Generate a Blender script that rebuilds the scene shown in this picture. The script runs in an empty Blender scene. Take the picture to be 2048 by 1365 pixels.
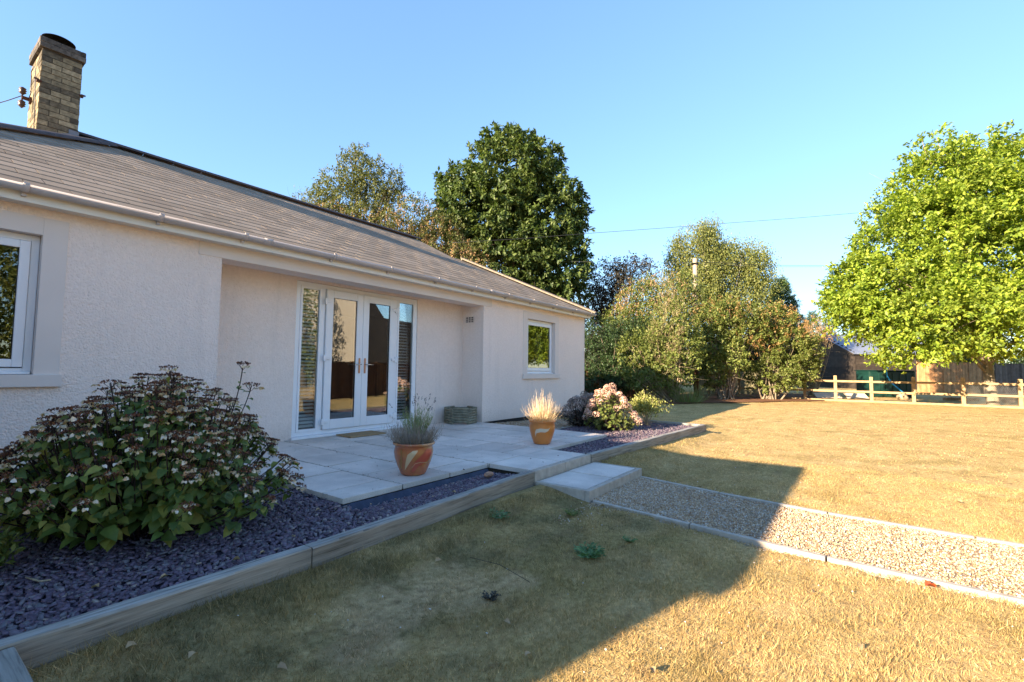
import bpy, math, random
import numpy as np
from mathutils import Vector, Matrix
R = random.Random(7); NR = np.random.default_rng(11)
S = bpy.context.scene
COL = S.collection
rad = math.radians

# ---------------- camera ----------------
F, CX, CY, CAMH = 944.706, 1024.0, 682.5, 1.22
def cam_rot(yaw, pitch, roll):
    fw = np.array([math.cos(yaw)*math.cos(pitch), math.sin(yaw)*math.cos(pitch), math.sin(pitch)])
    r = np.array([math.sin(yaw), -math.cos(yaw), 0.]); d = np.cross(fw, r)
    return np.stack([r*math.cos(roll)+d*math.sin(roll), -r*math.sin(roll)+d*math.cos(roll), fw], 1)
RM = cam_rot(.63024379, .06011219, -.01226626)
CAM = np.array([0, 0, CAMH])
def at(px, py, depth):
    """world point seen at photo pixel (2048 wide) at a distance along the view axis"""
    return CAM + RM @ np.array([px-CX, py-CY, F]) / F * depth
cd = bpy.data.cameras.new('camera'); cam = bpy.data.objects.new('camera', cd); COL.objects.link(cam)
cd.sensor_width = 36; cd.lens = F/2048*36; cd.clip_end = 2000; cd.clip_start = .05
cam.matrix_world = Matrix(((RM[0,0], -RM[0,1], -RM[0,2], 0), (RM[1,0], -RM[1,1], -RM[1,2], 0), (RM[2,0], -RM[2,1], -RM[2,2], CAMH), (0,0,0,1)))
S.camera = cam
# ---------------- light ----------------
SUN = Vector((-3.1, .82, 1.0)).normalized()          # towards the sun
ELEV = math.asin(SUN.z); AZ = math.atan2(SUN.x, SUN.y)
W = bpy.data.worlds.new('World'); S.world = W; W.use_nodes = True
wn = W.node_tree; bg = wn.nodes['Background']; sk = wn.nodes.new('ShaderNodeTexSky')
sk.sky_type = 'NISHITA'; sk.sun_disc = False; sk.sun_elevation = ELEV; sk.sun_rotation = AZ
sk.air_density = 1.0; sk.dust_density = 0; sk.ozone_density = 3.2
# soften the sky's own horizon-to-zenith range, keeping its hues
bw = wn.nodes.new('ShaderNodeRGBToBW'); pw = wn.nodes.new('ShaderNodeMath'); pw.operation = 'POWER'; pw.inputs[1].default_value = -.36
vm = wn.nodes.new('ShaderNodeVectorMath'); vm.operation = 'SCALE'
wn.links.new(sk.outputs[0], bw.inputs[0]); wn.links.new(bw.outputs[0], pw.inputs[0]); wn.links.new(sk.outputs[0], vm.inputs[0]); wn.links.new(pw.outputs[0], vm.inputs['Scale'])
wn.links.new(vm.outputs[0], bg.inputs[0]); bg.inputs[1].default_value = .098
sl = bpy.data.lights.new('sun', 'SUN'); sl.energy = 4.05; sl.angle = rad(.5); sl.color = (1, .80, .56)
so = bpy.data.objects.new('sun', sl); COL.objects.link(so); so.rotation_euler = SUN.to_track_quat('Z', 'Y').to_euler()
S.view_settings.view_transform = 'Standard'; S.view_settings.look = 'None'; S.view_settings.exposure = 2.42; S.view_settings.gamma = 1
S.cycles.max_bounces = 7; S.cycles.transparent_max_bounces = 16; S.cycles.use_denoising = True
S.cycles.caustics_reflective = False; S.cycles.caustics_refractive = False

# ---------------- materials ----------------
class N:
    def __init__(s, name):
        s.m = bpy.data.materials.new(name); s.m.use_nodes = True; s.t = s.m.node_tree; s.b = s.t.nodes['Principled BSDF']; s._p = None
    def n(s, ty, **k):
        o = s.t.nodes.new('ShaderNode'+ty)
        for a, v in k.items(): setattr(o, a, v)
        return o
    def l(s, a, b): s.t.links.new(a, b)
    def pos(s):
        if s._p is None: s._p = s.n('NewGeometry')
        return s._p.outputs['Position']
    def isl(s): s.pos(); return s._p.outputs['Random Per Island']
    def noise(s, scale, detail=4, stretch=None, rough=.55):
        o = s.n('TexNoise'); o.inputs['Scale'].default_value = scale; o.inputs['Detail'].default_value = detail; o.inputs['Roughness'].default_value = rough
        v = s.pos()
        if stretch:
            mp = s.n('Mapping'); mp.inputs['Scale'].default_value = stretch; s.l(v, mp.inputs[0]); v = mp.outputs[0]
        s.l(v, o.inputs['Vector']); return o.outputs['Fac']
    def ramp(s, fac, stops, interp='LINEAR'):
        o = s.n('ValToRGB'); cr = o.color_ramp; cr.interpolation = interp
        while len(cr.elements) < len(stops): cr.elements.new(.5)
        for e, (p, c) in zip(cr.elements, stops):
            e.position = p; e.color = (*c, 1) if len(c) == 3 else c
        s.l(fac, o.inputs[0]); return o.outputs[0]
    def mix(s, fac, a, b, mode='MIX'):
        o = s.n('Mix', data_type='RGBA', blend_type=mode)
        for i, v in ((0, fac), (6, a), (7, b)):
            if isinstance(v, (int, float)): o.inputs[i].default_value = v
            elif isinstance(v, tuple): o.inputs[i].default_value = (*v, 1)
            else: s.l(v, o.inputs[i])
        return o.outputs[2]
    def math(s, op, a, b=0., c=0.):
        o = s.n('Math', operation=op)
        for i, v in enumerate((a, b, c)):
            if isinstance(v, (int, float)): o.inputs[i].default_value = v
            else: s.l(v, o.inputs[i])
        return o.outputs[0]
    def col(s, v):
        if isinstance(v, tuple): s.b.inputs['Base Color'].default_value = (*v, 1)
        else: s.l(v, s.b.inputs['Base Color'])
    def rough(s, v, spec=.5):
        s.b.inputs['Roughness'].default_value = v; s.b.inputs['Specular IOR Level'].default_value = spec
    def bump(s, h, strength=.5, dist=.01):
        o = s.n('Bump'); o.inputs['Strength'].default_value = strength; o.inputs['Distance'].default_value = dist
        s.l(h, o.inputs['Height']); s.l(o.outputs[0], s.b.inputs['Normal'])
def plain(name, c, rough=.6, spec=.4, var=.12, scale=6, bump=0, bscale=80, metal=0, stretch=None):
    m = N(name); f = m.noise(scale, 5, stretch)
    lo = tuple(x*(1-var) for x in c); hi = tuple(min(1, x*(1+var)) for x in c)
    m.col(m.ramp(f, [(.3, lo), (.7, hi)])); m.rough(rough, spec); m.b.inputs['Metallic'].default_value = metal
    if bump: m.bump(m.noise(bscale, 4, stretch), bump, .004)
    return m.m
def islands(name, stops, rough=.7, spec=.3, var=.25, scale=3, bump=0, bscale=90, trans=0, tcol=1.15):
    m = N(name); c = m.ramp(m.isl(), stops); f = m.noise(scale, 3)
    c = m.mix(1.0, c, m.ramp(f, [(.3, (1-var,)*3), (.7, (1+var,)*3)]), 'MULTIPLY')
    m.col(c); m.rough(rough, spec)
    if bump: m.bump(m.noise(bscale, 3), bump, .003)
    if trans:
        t = m.n('BsdfTranslucent'); m.l(m.mix(1.0, c, (tcol, tcol*1.05, .55*tcol), 'MULTIPLY'), t.inputs[0])
        x = m.n('MixShader'); x.inputs[0].default_value = trans
        m.l(m.b.outputs[0], x.inputs[1]); m.l(t.outputs[0], x.inputs[2]); m.l(x.outputs[0], m.t.nodes['Material Output'].inputs[0])
    return m.m
MT = {}
def mk_render():
    m = N('roughcast_render'); g = m.noise(1.3, 5); f = m.noise(30, 3)
    c = m.ramp(g, [(.3, (.83, .705, .63)), (.7, (.89, .76, .68))])
    m.col(m.mix(.25, c, m.ramp(f, [(.35, (.70, .59, .52)), (.65, (.90, .79, .72))]))); m.rough(.9, .15)
    sp = m.n('SeparateXYZ'); m.l(m.pos(), sp.inputs[0])      # splash-back grime and faint rain streaks
    low = m.math('MULTIPLY', m.ramp(m.math('ADD', sp.outputs[2], m.math('MULTIPLY', m.noise(4, 5), .35)), [(.33, (1,)*3), (.62, (0,)*3)]), .35)
    bc = m.mix(low, m.b.inputs['Base Color'].links[0].from_socket, (.42, .36, .31))
    sk_ = m.noise(1, 4, (7, 7, .35)); bc = m.mix(m.ramp(sk_, [(.56, (0,)*3), (.75, (.22,)*3)]), bc, (.55, .48, .43)); m.col(bc)
    a = m.n('TexVoronoi'); a.inputs['Scale'].default_value = 75; m.l(m.pos(), a.inputs['Vector']); a.feature = 'SMOOTH_F1'
    h = m.math('ADD', m.math('MULTIPLY', a.outputs['Distance'], -.9), m.math('MULTIPLY', m.noise(48, 3), 1.1))
    m.bump(h, .9, .008); return m.m
MT['render'] = mk_render()
MT['band'] = plain('painted_band', (.72, .64, .585), .75, .25, .04, 2, .15, 60)
MT['plinth'] = plain('plinth', (.03, .028, .028), .8, .2, .3)
MT['pvc'] = plain('white_pvc', (.80, .81, .83), .28, .5, .02)
MT['fascia'] = plain('fascia', (.74, .72, .67), .35, .5, .03, 1.5)
MT['gutter'] = plain('gutter', (.50, .45, .44), .3, .5, .08, 2)
MT['seal'] = plain('dark_gasket', (.03, .03, .035), .6, .2)
MT['steel'] = plain('brushed_steel', (.62, .55, .48), .25, .5, .1, 20, metal=1)
MT['bronze'] = plain('handle_plate', (.45, .27, .18), .3, .5, .1, 20, metal=1)
MT['blind'] = plain('blind_slat', (.88, .89, .90), .5, .3, .03)
MT['curtain'] = plain('curtain', (.45, .55, .62), .8, .1, .1, 3)
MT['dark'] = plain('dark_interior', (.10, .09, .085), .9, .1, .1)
MT['mat'] = plain('coir', (.34, .235, .13), .95, .05, .25, 60, .8, 300)
MT['black'] = plain('black_metal', (.006, .006, .0065), .9, .08)
MT['rust'] = plain('rusty_iron', (.07, .03, .02), .8, .2, .4, 30)
MT['ceramic'] = plain('brown_glaze', (.045, .022, .016), .4, .4, .3, 20)
MT['cable'] = plain('cable', (.12, .11, .12), .6)
MT['lead'] = plain('lead_flashing', (.16, .17, .20), .5, .4, .15, 4)
MT['wire'] = plain('line_wire', (.05, .05, .055), .6)
MT['hose'] = plain('blue_hose', (.03, .33, .55), .4, .4)
MT['soil'] = plain('soil', (.045, .032, .022), .95, .1, .4, 40, .8, 60)
MT['membrane'] = plain('membrane', (.025, .035, .065), .6, .3, .3, 15, .4, 60)
MT['green_sheet'] = plain('green_sheet', (.006, .034, .028), .45, .4, .25, 4)
MT['pebble'] = islands('pale_pebble', [(0, (.45, .42, .37)), (1, (.75, .74, .72))], .6)
MT['ridge'] = plain('ridge_tile', (.085, .07, .072), .8, .2, .2, 9, .3, 90)
MT['hip'] = plain('hip_tile', (.17, .135, .115), .8, .2, .2, 9, .3, 90)
MT['mortar'] = plain('mortar', (.36, .30, .22), .95, .1, .25, 20, .4, 70)
MT['shedroof'] = plain('felt_roof', (.17, .19, .24), .6, .4, .1, 2, .2, 30)
def glass():
    m = N('window_glass'); fr = m.n('Fresnel'); fr.inputs[0].default_value = 1.5
    f = m.math('MINIMUM', m.math('MULTIPLY_ADD', fr.outputs[0], 1.5, .05), .95)
    g = m.n('BsdfGlossy'); g.inputs['Roughness'].default_value = .0; g.inputs[0].default_value = (.95, .97, 1, 1)
    t = m.n('BsdfTransparent'); t.inputs[0].default_value = (.82, .88, .88, 1); x = m.n('MixShader')
    m.l(f, x.inputs[0]); m.l(t.outputs[0], x.inputs[1]); m.l(g.outputs[0], x.inputs[2]); m.l(x.outputs[0], m.t.nodes['Material Output'].inputs[0]); return m.m
MT['glass'] = glass()
def slate():
    m = N('roof_slate'); c = m.ramp(m.isl(), [(0, (.21, .165, .125)), (.5, (.25, .198, .15)), (1, (.29, .232, .18))])
    c = m.mix(1., c, m.ramp(m.noise(1.1, 5), [(.3, (.88,)*3), (.7, (1.1,)*3)]), 'MULTIPLY')
    c = m.mix(m.ramp(m.noise(9, 6), [(.60, (0,)*3), (.72, (.35,)*3)]), c, (.27, .25, .20))
    c = m.mix(m.ramp(m.noise(2.6, 6, (1, 1, 1)), [(.55, (0,)*3), (.75, (.4,)*3)]), c, (.17, .15, .115)); m.col(c); m.rough(.85, .12); m.bump(m.noise(55, 4), .25, .004); return m.m
MT['slate'] = slate()
MT['brick'] = islands('yellow_stock_brick', [(0, (.07, .06, .045)), (.3, (.12, .10, .07)), (.65, (.20, .165, .105)), (1, (.29, .24, .155))], .9, .15, .35, 22, .6, 70)
MT['bricktop'] = islands('dark_stock_brick', [(0, (.05, .045, .042)), (1, (.13, .115, .10))], .9, .15, .4, 22, .6, 70)
MT['brickjoint'] = plain('dark_mortar', (.06, .05, .04), .95, .1, .3, 20)
def paving():
    m = N('concrete_slab'); c = m.ramp(m.isl(), [(0, (.56, .50, .44)), (.5, (.63, .565, .50)), (1, (.70, .62, .545))])
    c = m.mix(1., c, m.ramp(m.noise(2.2, 6), [(.3, (.76,)*3), (.7, (1.12,)*3)]), 'MULTIPLY')
    c = m.mix(m.ramp(m.noise(150, 2), [(.55, (0,)*3), (.7, (.5,)*3)]), c, (.22, .20, .19))
    c = m.mix(m.ramp(m.noise(5, 5), [(.62, (0,)*3), (.8, (.5,)*3)]), c, (.25, .19, .15))
    m.col(c); m.rough(.9, .2); m.bump(m.noise(130, 3), .35, .003); return m.m
MT['paving'] = paving()
MT['kerb'] = plain('concrete_kerb', (.40, .35, .29), .9, .2, .16, 14, .4, 120)
MT['jointfill'] = plain('joint_sand', (.05, .04, .03), .95, .1, .3, 30)
def timber(name, a, b, dark, dirx=True, st=None):
    m = N(name); st = st or ((1.0, .3, 20) if dirx else (20, 1.0, .3))
    f = m.noise(3.2, 7, st, .62); g = m.noise(1.4, 4)
    c = m.ramp(f, [(.28, dark), (.45, a), (.72, b)])
    c = m.mix(1., c, m.ramp(g, [(.3, (.78,)*3), (.7, (1.15,)*3)]), 'MULTIPLY')
    m.col(c); m.rough(.88, .15); m.bump(f, .45, .006); return m.m
MT['sleeper'] = timber('weathered_softwood', (.26, .222, .175), (.385, .335, .27), (.10, .082, .062))
MT['sleeper_top'] = timber('silvered_top', (.27, .255, .225), (.42, .40, .36), (.09, .085, .08), st=(1.0, 14, .3))
MT['sleeper_y'] = timber('weathered_softwood_y', (.24, .23, .20), (.36, .35, .31), (.08, .075, .07), False)
MT['railwood'] = plain('pale_fence_wood', (.36, .255, .14), .85, .15, .22, 7, .4, 50)
MT['planter'] = islands('greenish_planter_wood', [(0, (.15, .145, .10)), (1, (.28, .26, .19))], .85, .15, .3, 12, .4, 60)
MT['board_brown'] = islands('brown_board', [(0, (.10, .05, .032)), (1, (.18, .095, .055))], .85, .15, .25, 6)
MT['board_orange'] = islands('orange_board', [(0, (.34, .18, .085)), (1, (.48, .27, .13))], .85, .15, .25, 5)
MT['board_olive'] = islands('olive_board', [(0, (.22, .20, .12)), (1, (.32, .29, .18))], .85, .15, .2, 5)
MT['board_shaded'] = islands('shaded_board', [(0, (.11, .085, .07)), (1, (.19, .15, .125))], .85, .15, .25, 5)  # darker copy of the orange boards, the tree's shade put into the colour
MT['weatherboard'] = islands('black_weatherboard', [(0, (.030, .024, .020)), (1, (.055, .043, .034))], .75, .25, .25, 4)
MT['log'] = plain('cut_log', (.45, .27, .15), .85, .15, .3, 9, .4, 50)
MT['stone'] = plain('garden_stone', (.38, .30, .20), .9, .2, .3, 9, .6, 30)
MT['rednugget'] = plain('terracotta_stone', (.36, .20, .13), .9, .2, .3, 30, .6, 50)
def bark(name, a, b, sc=9):
    m = N(name); f = m.noise(sc, 6, (1, 1, .35), .65); m.col(m.ramp(f, [(.32, a), (.68, b)])); m.rough(.9, .15); m.bump(f, .9, .03); return m.m
MT['bark'] = bark('bark', (.07, .055, .04), (.17, .14, .10))
MT['bark_pale'] = bark('pale_bark', (.14, .11, .08), (.34, .28, .20), 6)
MT['bark_birch'] = bark('birch_bark', (.10, .09, .08), (.42, .40, .36), 5)
MT['stem_dark'] = plain('dark_stem', (.035, .022, .02), .7, .3, .3, 20)
MT['stem_tan'] = plain('tan_stem', (.33, .26, .17), .8, .2, .3, 20)
def leafm(name, a, b, c, tr=.35, rough=.5, var=.2, scale=.9, spec=.35, tcol=1.3):
    return islands(name, [(0, a), (.5, b), (1, c)], rough, spec, var, scale, trans=tr, tcol=tcol)
MT['lf_chest'] = leafm('chestnut_leaf', (.04, .07, .018), (.075, .115, .03), (.14, .18, .055), .3)
MT['lf_yel'] = leafm('yellow_green_leaf', (.11, .17, .02), (.21, .29, .03), (.33, .38, .05), .38, tcol=1.5, var=.3)
MT['lf_bir'] = leafm('birch_leaf', (.09, .115, .028), (.15, .175, .045), (.25, .25, .07), .35)
MT['lf_ash'] = leafm('ash_leaf', (.07, .09, .025), (.12, .14, .045), (.19, .19, .07), .3)
MT['lf_tan'] = leafm('tan_seed', (.22, .13, .06), (.34, .21, .10), (.45, .30, .15), .25)
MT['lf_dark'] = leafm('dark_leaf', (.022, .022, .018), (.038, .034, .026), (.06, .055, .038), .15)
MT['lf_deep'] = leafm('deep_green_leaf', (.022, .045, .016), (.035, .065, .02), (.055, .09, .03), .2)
MT['lf_lilac'] = leafm('lilac_leaf', (.085, .12, .025), (.15, .19, .045), (.25, .26, .08), .35)
MT['lf_rust'] = leafm('rusty_panicle', (.20, .10, .035), (.30, .17, .06), (.40, .27, .11), .15)
MT['lf_con'] = leafm('conifer_spray', (.035, .07, .022), (.06, .105, .033), (.10, .15, .05), .15)
MT['lf_shrub'] = leafm('yellow_shrub_leaf', (.20, .22, .05), (.32, .33, .09), (.45, .44, .16), .3)
MT['lf_twig'] = leafm('dry_twig', (.22, .17, .09), (.32, .25, .13), (.42, .34, .19), .1)
MT['lf_hyd'] = leafm('hydrangea_leaf', (.055, .095, .02), (.10, .155, .03), (.26, .26, .055), .3, scale=14, var=.3)
MT['pet_cream'] = leafm('cream_sepal', (.42, .24, .11), (.62, .52, .36), (.75, .70, .60), .25, scale=30)
MT['floret'] = leafm('brown_floret', (.05, .022, .016), (.10, .04, .025), (.24, .10, .04), .05, scale=30)
MT['pet_pink'] = leafm('pink_sepal', (.52, .28, .22), (.66, .42, .34), (.75, .58, .45), .25, scale=30)
MT['pet_dull'] = leafm('shaded_sepal', (.20, .15, .14), (.30, .23, .21), (.40, .32, .27), .2, scale=30)  # duller copy of the pink sepals, house shade put into the colour
MT['lav_grey'] = leafm('lavender_twig', (.20, .16, .13), (.28, .24, .20), (.36, .31, .26), .1)
MT['lav_green'] = leafm('lavender_shoot', (.12, .17, .05), (.19, .25, .08), (.28, .33, .14), .2)
MT['lav_bud'] = leafm('lavender_bud', (.06, .05, .07), (.10, .08, .10), (.14, .11, .11), .1)
MT['straw'] = leafm('dry_straw', (.55, .38, .22), (.68, .50, .32), (.78, .64, .46), .3)
MT['weed'] = leafm('blue_green_weed', (.07, .14, .05), (.11, .20, .07), (.17, .27, .10), .25)
MT['fallen'] = leafm('fallen_leaf', (.22, .08, .04), (.38, .24, .12), (.55, .46, .30), .2, scale=30)
MT['slatechip'] = islands('plum_slate_chip', [(0, (.065, .045, .065)), (.35, (.115, .08, .11)), (.6, (.155, .11, .145)), (.8, (.13, .12, .13)), (.93, (.18, .16, .18)), (1, (.34, .27, .22))], .6, .4, .25, 30, .3, 120)
MT['slatebed'] = plain('slate_bed', (.035, .03, .045), .9, .2, .4, 60, .8, 90)
MT['gravelstone'] = islands('pea_gravel', [(0, (.25, .14, .075)), (.3, (.46, .30, .17)), (.6, (.58, .44, .28)), (.85, (.42, .38, .34)), (1, (.72, .64, .52))], .75, .3, .2, 30)
MT['gravelbed'] = plain('gravel_bed', (.27, .20, .13), .95, .15, .4, 110, .9, 120)
def lawn_colour(m):
    big = m.noise(.55, 5); mid = m.noise(2.3, 5); fine = m.noise(26, 5)
    c = m.ramp(mid, [(.28, (.27, .215, .085)), (.43, (.42, .31, .125)), (.56, (.56, .40, .18)), (.72, (.66, .50, .26))])
    c = m.mix(m.ramp(big, [(.35, (0,)*3), (.62, (.65,)*3)]), c, (.60, .41, .18))
    # greener turf, with the wing's shadow on the lawn put into the colour
    sp = m.n('SeparateXYZ'); m.l(m.pos(), sp.inputs[0])
    yy = m.math('ADD', sp.outputs[1], m.math('MULTIPLY', m.math('SUBTRACT', mid, .5), 2.4))
    xx = m.math('SUBTRACT', 7.5, sp.outputs[0])
    g = m.math('MULTIPLY', m.math('MINIMUM', m.math('MAXIMUM', m.math('MULTIPLY', m.math('SUBTRACT', yy, .7), .8), 0), 1), m.math('MINIMUM', m.math('MAXIMUM', m.math('MULTIPLY', xx, .3), 0), 1))
    c = m.mix(m.math('MULTIPLY', g, m.math('MULTIPLY_ADD', m.ramp(m.noise(3.1, 5), [(.4, (0,)*3), (.6, (1,)*3)]), .55, .35)), c, (.215, .175, .08))
    for (bx, by, br) in ((1.62, 1.95, .30), (2.02, 1.86, .36), (1.35, 1.75, .22), (2.3, 1.62, .16)):
        cb = m.n('CombineXYZ'); cb.inputs[0].default_value, cb.inputs[1].default_value = bx, by; dd = m.n('VectorMath', operation='DISTANCE'); m.l(m.pos(), dd.inputs[0]); m.l(cb.outputs[0], dd.inputs[1])
        k = m.math('ADD', m.math('DIVIDE', dd.outputs['Value'], br), m.math('MULTIPLY', m.math('SUBTRACT', m.noise(7, 5), .5), 1.6))
        c = m.mix(m.ramp(k, [(.4, (.55,)*3), (1.0, (0,)*3)]), c, (.60, .43, .24))
    c = m.mix(m.ramp(m.noise(8.5, 6), [(.60, (0,)*3), (.70, (.55,)*3)]), c, (.17, .11, .055))
    return c, fine, mid
def lawn():
    m = N('dry_lawn'); c, fine, mid = lawn_colour(m)
    c = m.mix(1., c, m.ramp(fine, [(.3, (.62, .60, .55)), (.7, (1.2, 1.2, 1.2))]), 'MULTIPLY')
    st = m.noise(5, 6, (.35, 1.6, 1)); c = m.mix(m.ramp(st, [(.52, (0,)*3), (.72, (.5,)*3)]), c, (.30, .185, .09))
    m.col(c); m.rough(.95, .1); m.bump(m.math('ADD', fine, m.noise(90, 4)), .8, .03); return m.m
def blade():
    m = N('grass_blade'); c, fine, mid = lawn_colour(m)
    c = m.mix(1., c, m.ramp(m.isl(), [(0, (.42, .45, .35)), (.45, (.88, .88, .83)), (.82, (1.2, 1.14, 1.08)), (.94, (1.6, 1.52, 1.55)), (1, (2.1, 2.0, 2.1))]), 'MULTIPLY')
    m.col(c); m.rough(.8, .15)
    t = m.n('BsdfTranslucent'); m.l(c, t.inputs[0]); x = m.n('MixShader'); x.inputs[0].default_value = .3
    m.l(m.b.outputs[0], x.inputs[1]); m.l(t.outputs[0], x.inputs[2]); m.l(x.outputs[0], m.t.nodes['Material Output'].inputs[0]); return m.m
MT['lawn'] = lawn(); MT['blade'] = blade()
def potmat(name, base, swirl, extra):
    m = N(name); f = m.noise(5.5, 2); c = m.ramp(f, [(.36, base), (.46, extra), (.54, base), (.64, swirl)])
    m.col(m.mix(.35, c, base)); m.rough(.25, .5); m.b.inputs['Coat Weight'].default_value = .3; return m.m
MT['pot'] = potmat('glazed_terracotta', (.42, .16, .055), (.50, .33, .17), (.36, .095, .05))
MT['pot2'] = plain('orange_glaze', (.58, .20, .045), .3, .5, .12, 6)
MT['swirl'] = plain('cream_slip', (.62, .50, .36), .35, .5, .05)
MT['pebblewhite'] = plain('white_bits', (.75, .74, .72), .6, .3)

# ---------------- object helpers ----------------
def tag(o, label=None, cat=None, group=None, kind=None):
    if label: o['label'] = label
    if cat: o['category'] = cat
    if group: o['group'] = group
    if kind: o['kind'] = kind
    return o
ORG = {}
def thing(name, label, cat, loc=(0, 0, 0), group=None):
    o = bpy.data.objects.new(name, None); COL.objects.link(o); o.location = loc; o.empty_display_size = .1
    ORG[o.name] = np.array(loc, float); return tag(o, label, cat, group)
def link(name, me, parent=None, loc=None):
    o = bpy.data.objects.new(name, me); COL.objects.link(o)
    if parent is not None:
        o.parent = parent; ORG[o.name] = ORG.get(parent.name, np.zeros(3))
    else:
        loc = np.zeros(3) if loc is None else np.array(loc, float); o.location = loc; ORG[o.name] = loc
    return o
def arr_mesh(name, V, Fc, mat, parent=None, loc=None, smooth=False):
    """V: Nx3, Fc: MxK index array with constant K"""
    org = ORG[parent.name] if parent is not None else (np.zeros(3) if loc is None else np.array(loc, float))
    V = np.asarray(V, np.float32) - org.astype(np.float32); Fc = np.asarray(Fc, np.int32); K = Fc.shape[1]
    me = bpy.data.meshes.new(name); me.vertices.add(len(V)); me.vertices.foreach_set('co', V.ravel())
    me.loops.add(Fc.size); me.loops.foreach_set('vertex_index', Fc.ravel())
    me.polygons.add(len(Fc)); me.polygons.foreach_set('loop_start', np.arange(0, Fc.size, K, dtype=np.int32))
    me.update(calc_edges=True); me.materials.append(mat)
    if smooth: me.polygons.foreach_set('use_smooth', np.ones(len(Fc), bool))
    return link(name, me, parent, loc)
class MB:
    def __init__(s): s.v = []; s.f = []; s.sm = []
    def add(s, vs, fs, smooth=False):
        o = len(s.v); s.v += [tuple(map(float, v)) for v in vs]; s.f += [tuple(i+o for i in f) for f in fs]; s.sm += [smooth]*len(fs); return s
    def box(s, x0, x1, y0, y1, z0, z1, jit=0):
        v = [(x, y, z) for z in (z0, z1) for y in (y0, y1) for x in (x0, x1)]
        if jit: v = [tuple(c+R.uniform(-jit, jit) for c in p) for p in v]
        return s.add(v, [(0, 2, 3, 1), (4, 5, 7, 6), (0, 1, 5, 4), (2, 6, 7, 3), (0, 4, 6, 2), (1, 3, 7, 5)])
    def obox(s, c, ax, ay, az, hx, hy, hz):
        c, ax, ay, az = map(lambda q: np.array(q, float), (c, ax, ay, az))
        v = [c+ax*hx*i+ay*hy*j+az*hz*k for k in (-1, 1) for j in (-1, 1) for i in (-1, 1)]
        return s.add(v, [(0, 2, 3, 1), (4, 5, 7, 6), (0, 1, 5, 4), (2, 6, 7, 3), (0, 4, 6, 2), (1, 3, 7, 5)])
    def beam(s, a, b, w, h, up=(0, 0, 1)):
        a = np.array(a, float); b = np.array(b, float); d = b-a; L = np.linalg.norm(d); d /= L
        side = np.cross(up, d); side /= np.linalg.norm(side); u = np.cross(d, side)
        return s.obox((a+b)/2, d, side, u, L/2, w/2, h/2)
    def tube(s, pts, rs, n=8, cap=True, smooth=True):
        pts = [np.array(p, float) for p in pts]; rs = [rs]*len(pts) if isinstance(rs, (int, float)) else rs
        o = len(s.v); m = len(pts)
        for i, p in enumerate(pts):
            d = pts[min(i+1, m-1)]-pts[max(i-1, 0)]; d /= (np.linalg.norm(d)+1e-9)
            ref = np.array([0, 0, 1.]) if abs(d[2]) < .9 else np.array([1., 0, 0])
            u = np.cross(ref, d); u /= np.linalg.norm(u); w = np.cross(d, u)
            for k in range(n):
                a = 2*math.pi*k/n; s.v.append(tuple(p+(u*math.cos(a)+w*math.sin(a))*rs[i]))
        for i in range(m-1):
            for k in range(n):
                s.f.append((o+i*n+k, o+i*n+(k+1) % n, o+(i+1)*n+(k+1) % n, o+(i+1)*n+k)); s.sm.append(smooth)
        if cap:
            s.f.append(tuple(o+k for k in range(n))[::-1]); s.f.append(tuple(o+(m-1)*n+k for k in range(n))); s.sm += [False]*2
        return s
    def lathe(s, prof, c=(0, 0, 0), n=36):
        o = len(s.v)
        for r, z in prof:
            for k in range(n):
                a = 2*math.pi*k/n; s.v.append((c[0]+r*math.cos(a), c[1]+r*math.sin(a), c[2]+z))
        for i in range(len(prof)-1):
            for k in range(n):
                s.f.append((o+i*n+k, o+i*n+(k+1) % n, o+(i+1)*n+(k+1) % n, o+(i+1)*n+k)); s.sm.append(True)
        return s
    def build(s, name, mat, parent=None, loc=None, bevel=0):
        org = ORG[parent.name] if parent is not None else (np.zeros(3) if loc is None else np.array(loc, float))
        me = bpy.data.meshes.new(name); me.from_pydata([tuple(np.array(v)-org) for v in s.v], [], s.f)
        me.polygons.foreach_set('use_smooth', s.sm); me.materials.append(mat); me.update()
        o = link(name, me, parent, loc)
        if bevel:
            b = o.modifiers.new('edge', 'BEVEL'); b.width = bevel; b.segments = 2; b.limit_method = 'ANGLE'; b.angle_limit = rad(40)
        return o
def struct(o): o['kind'] = 'structure'; return o
def unit(v): return v/(np.linalg.norm(v, axis=-1, keepdims=True)+1e-9)
def leaves(C, D, Nn, L, Wd, fold=.25, tipw=.5):
    """folded two-triangle leaves. C base, D axis, Nn normal"""
    n = len(C); D = unit(D); side = unit(np.cross(D, Nn)); up = np.cross(side, D)
    L = np.broadcast_to(L, (n,))[:, None]; Wd = np.broadcast_to(Wd, (n,))[:, None]
    mid = C+D*L*tipw
    V = np.stack([C, mid+side*Wd*.5+up*Wd*fold, C+D*L, mid-side*Wd*.5+up*Wd*fold], 1).reshape(-1, 3)
    b = np.arange(n)[:, None]*4
    Fc = np.concatenate([b+np.array([[0, 1, 2]]), b+np.array([[0, 2, 3]])], 1).reshape(-1, 3)
    return V, Fc
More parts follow.
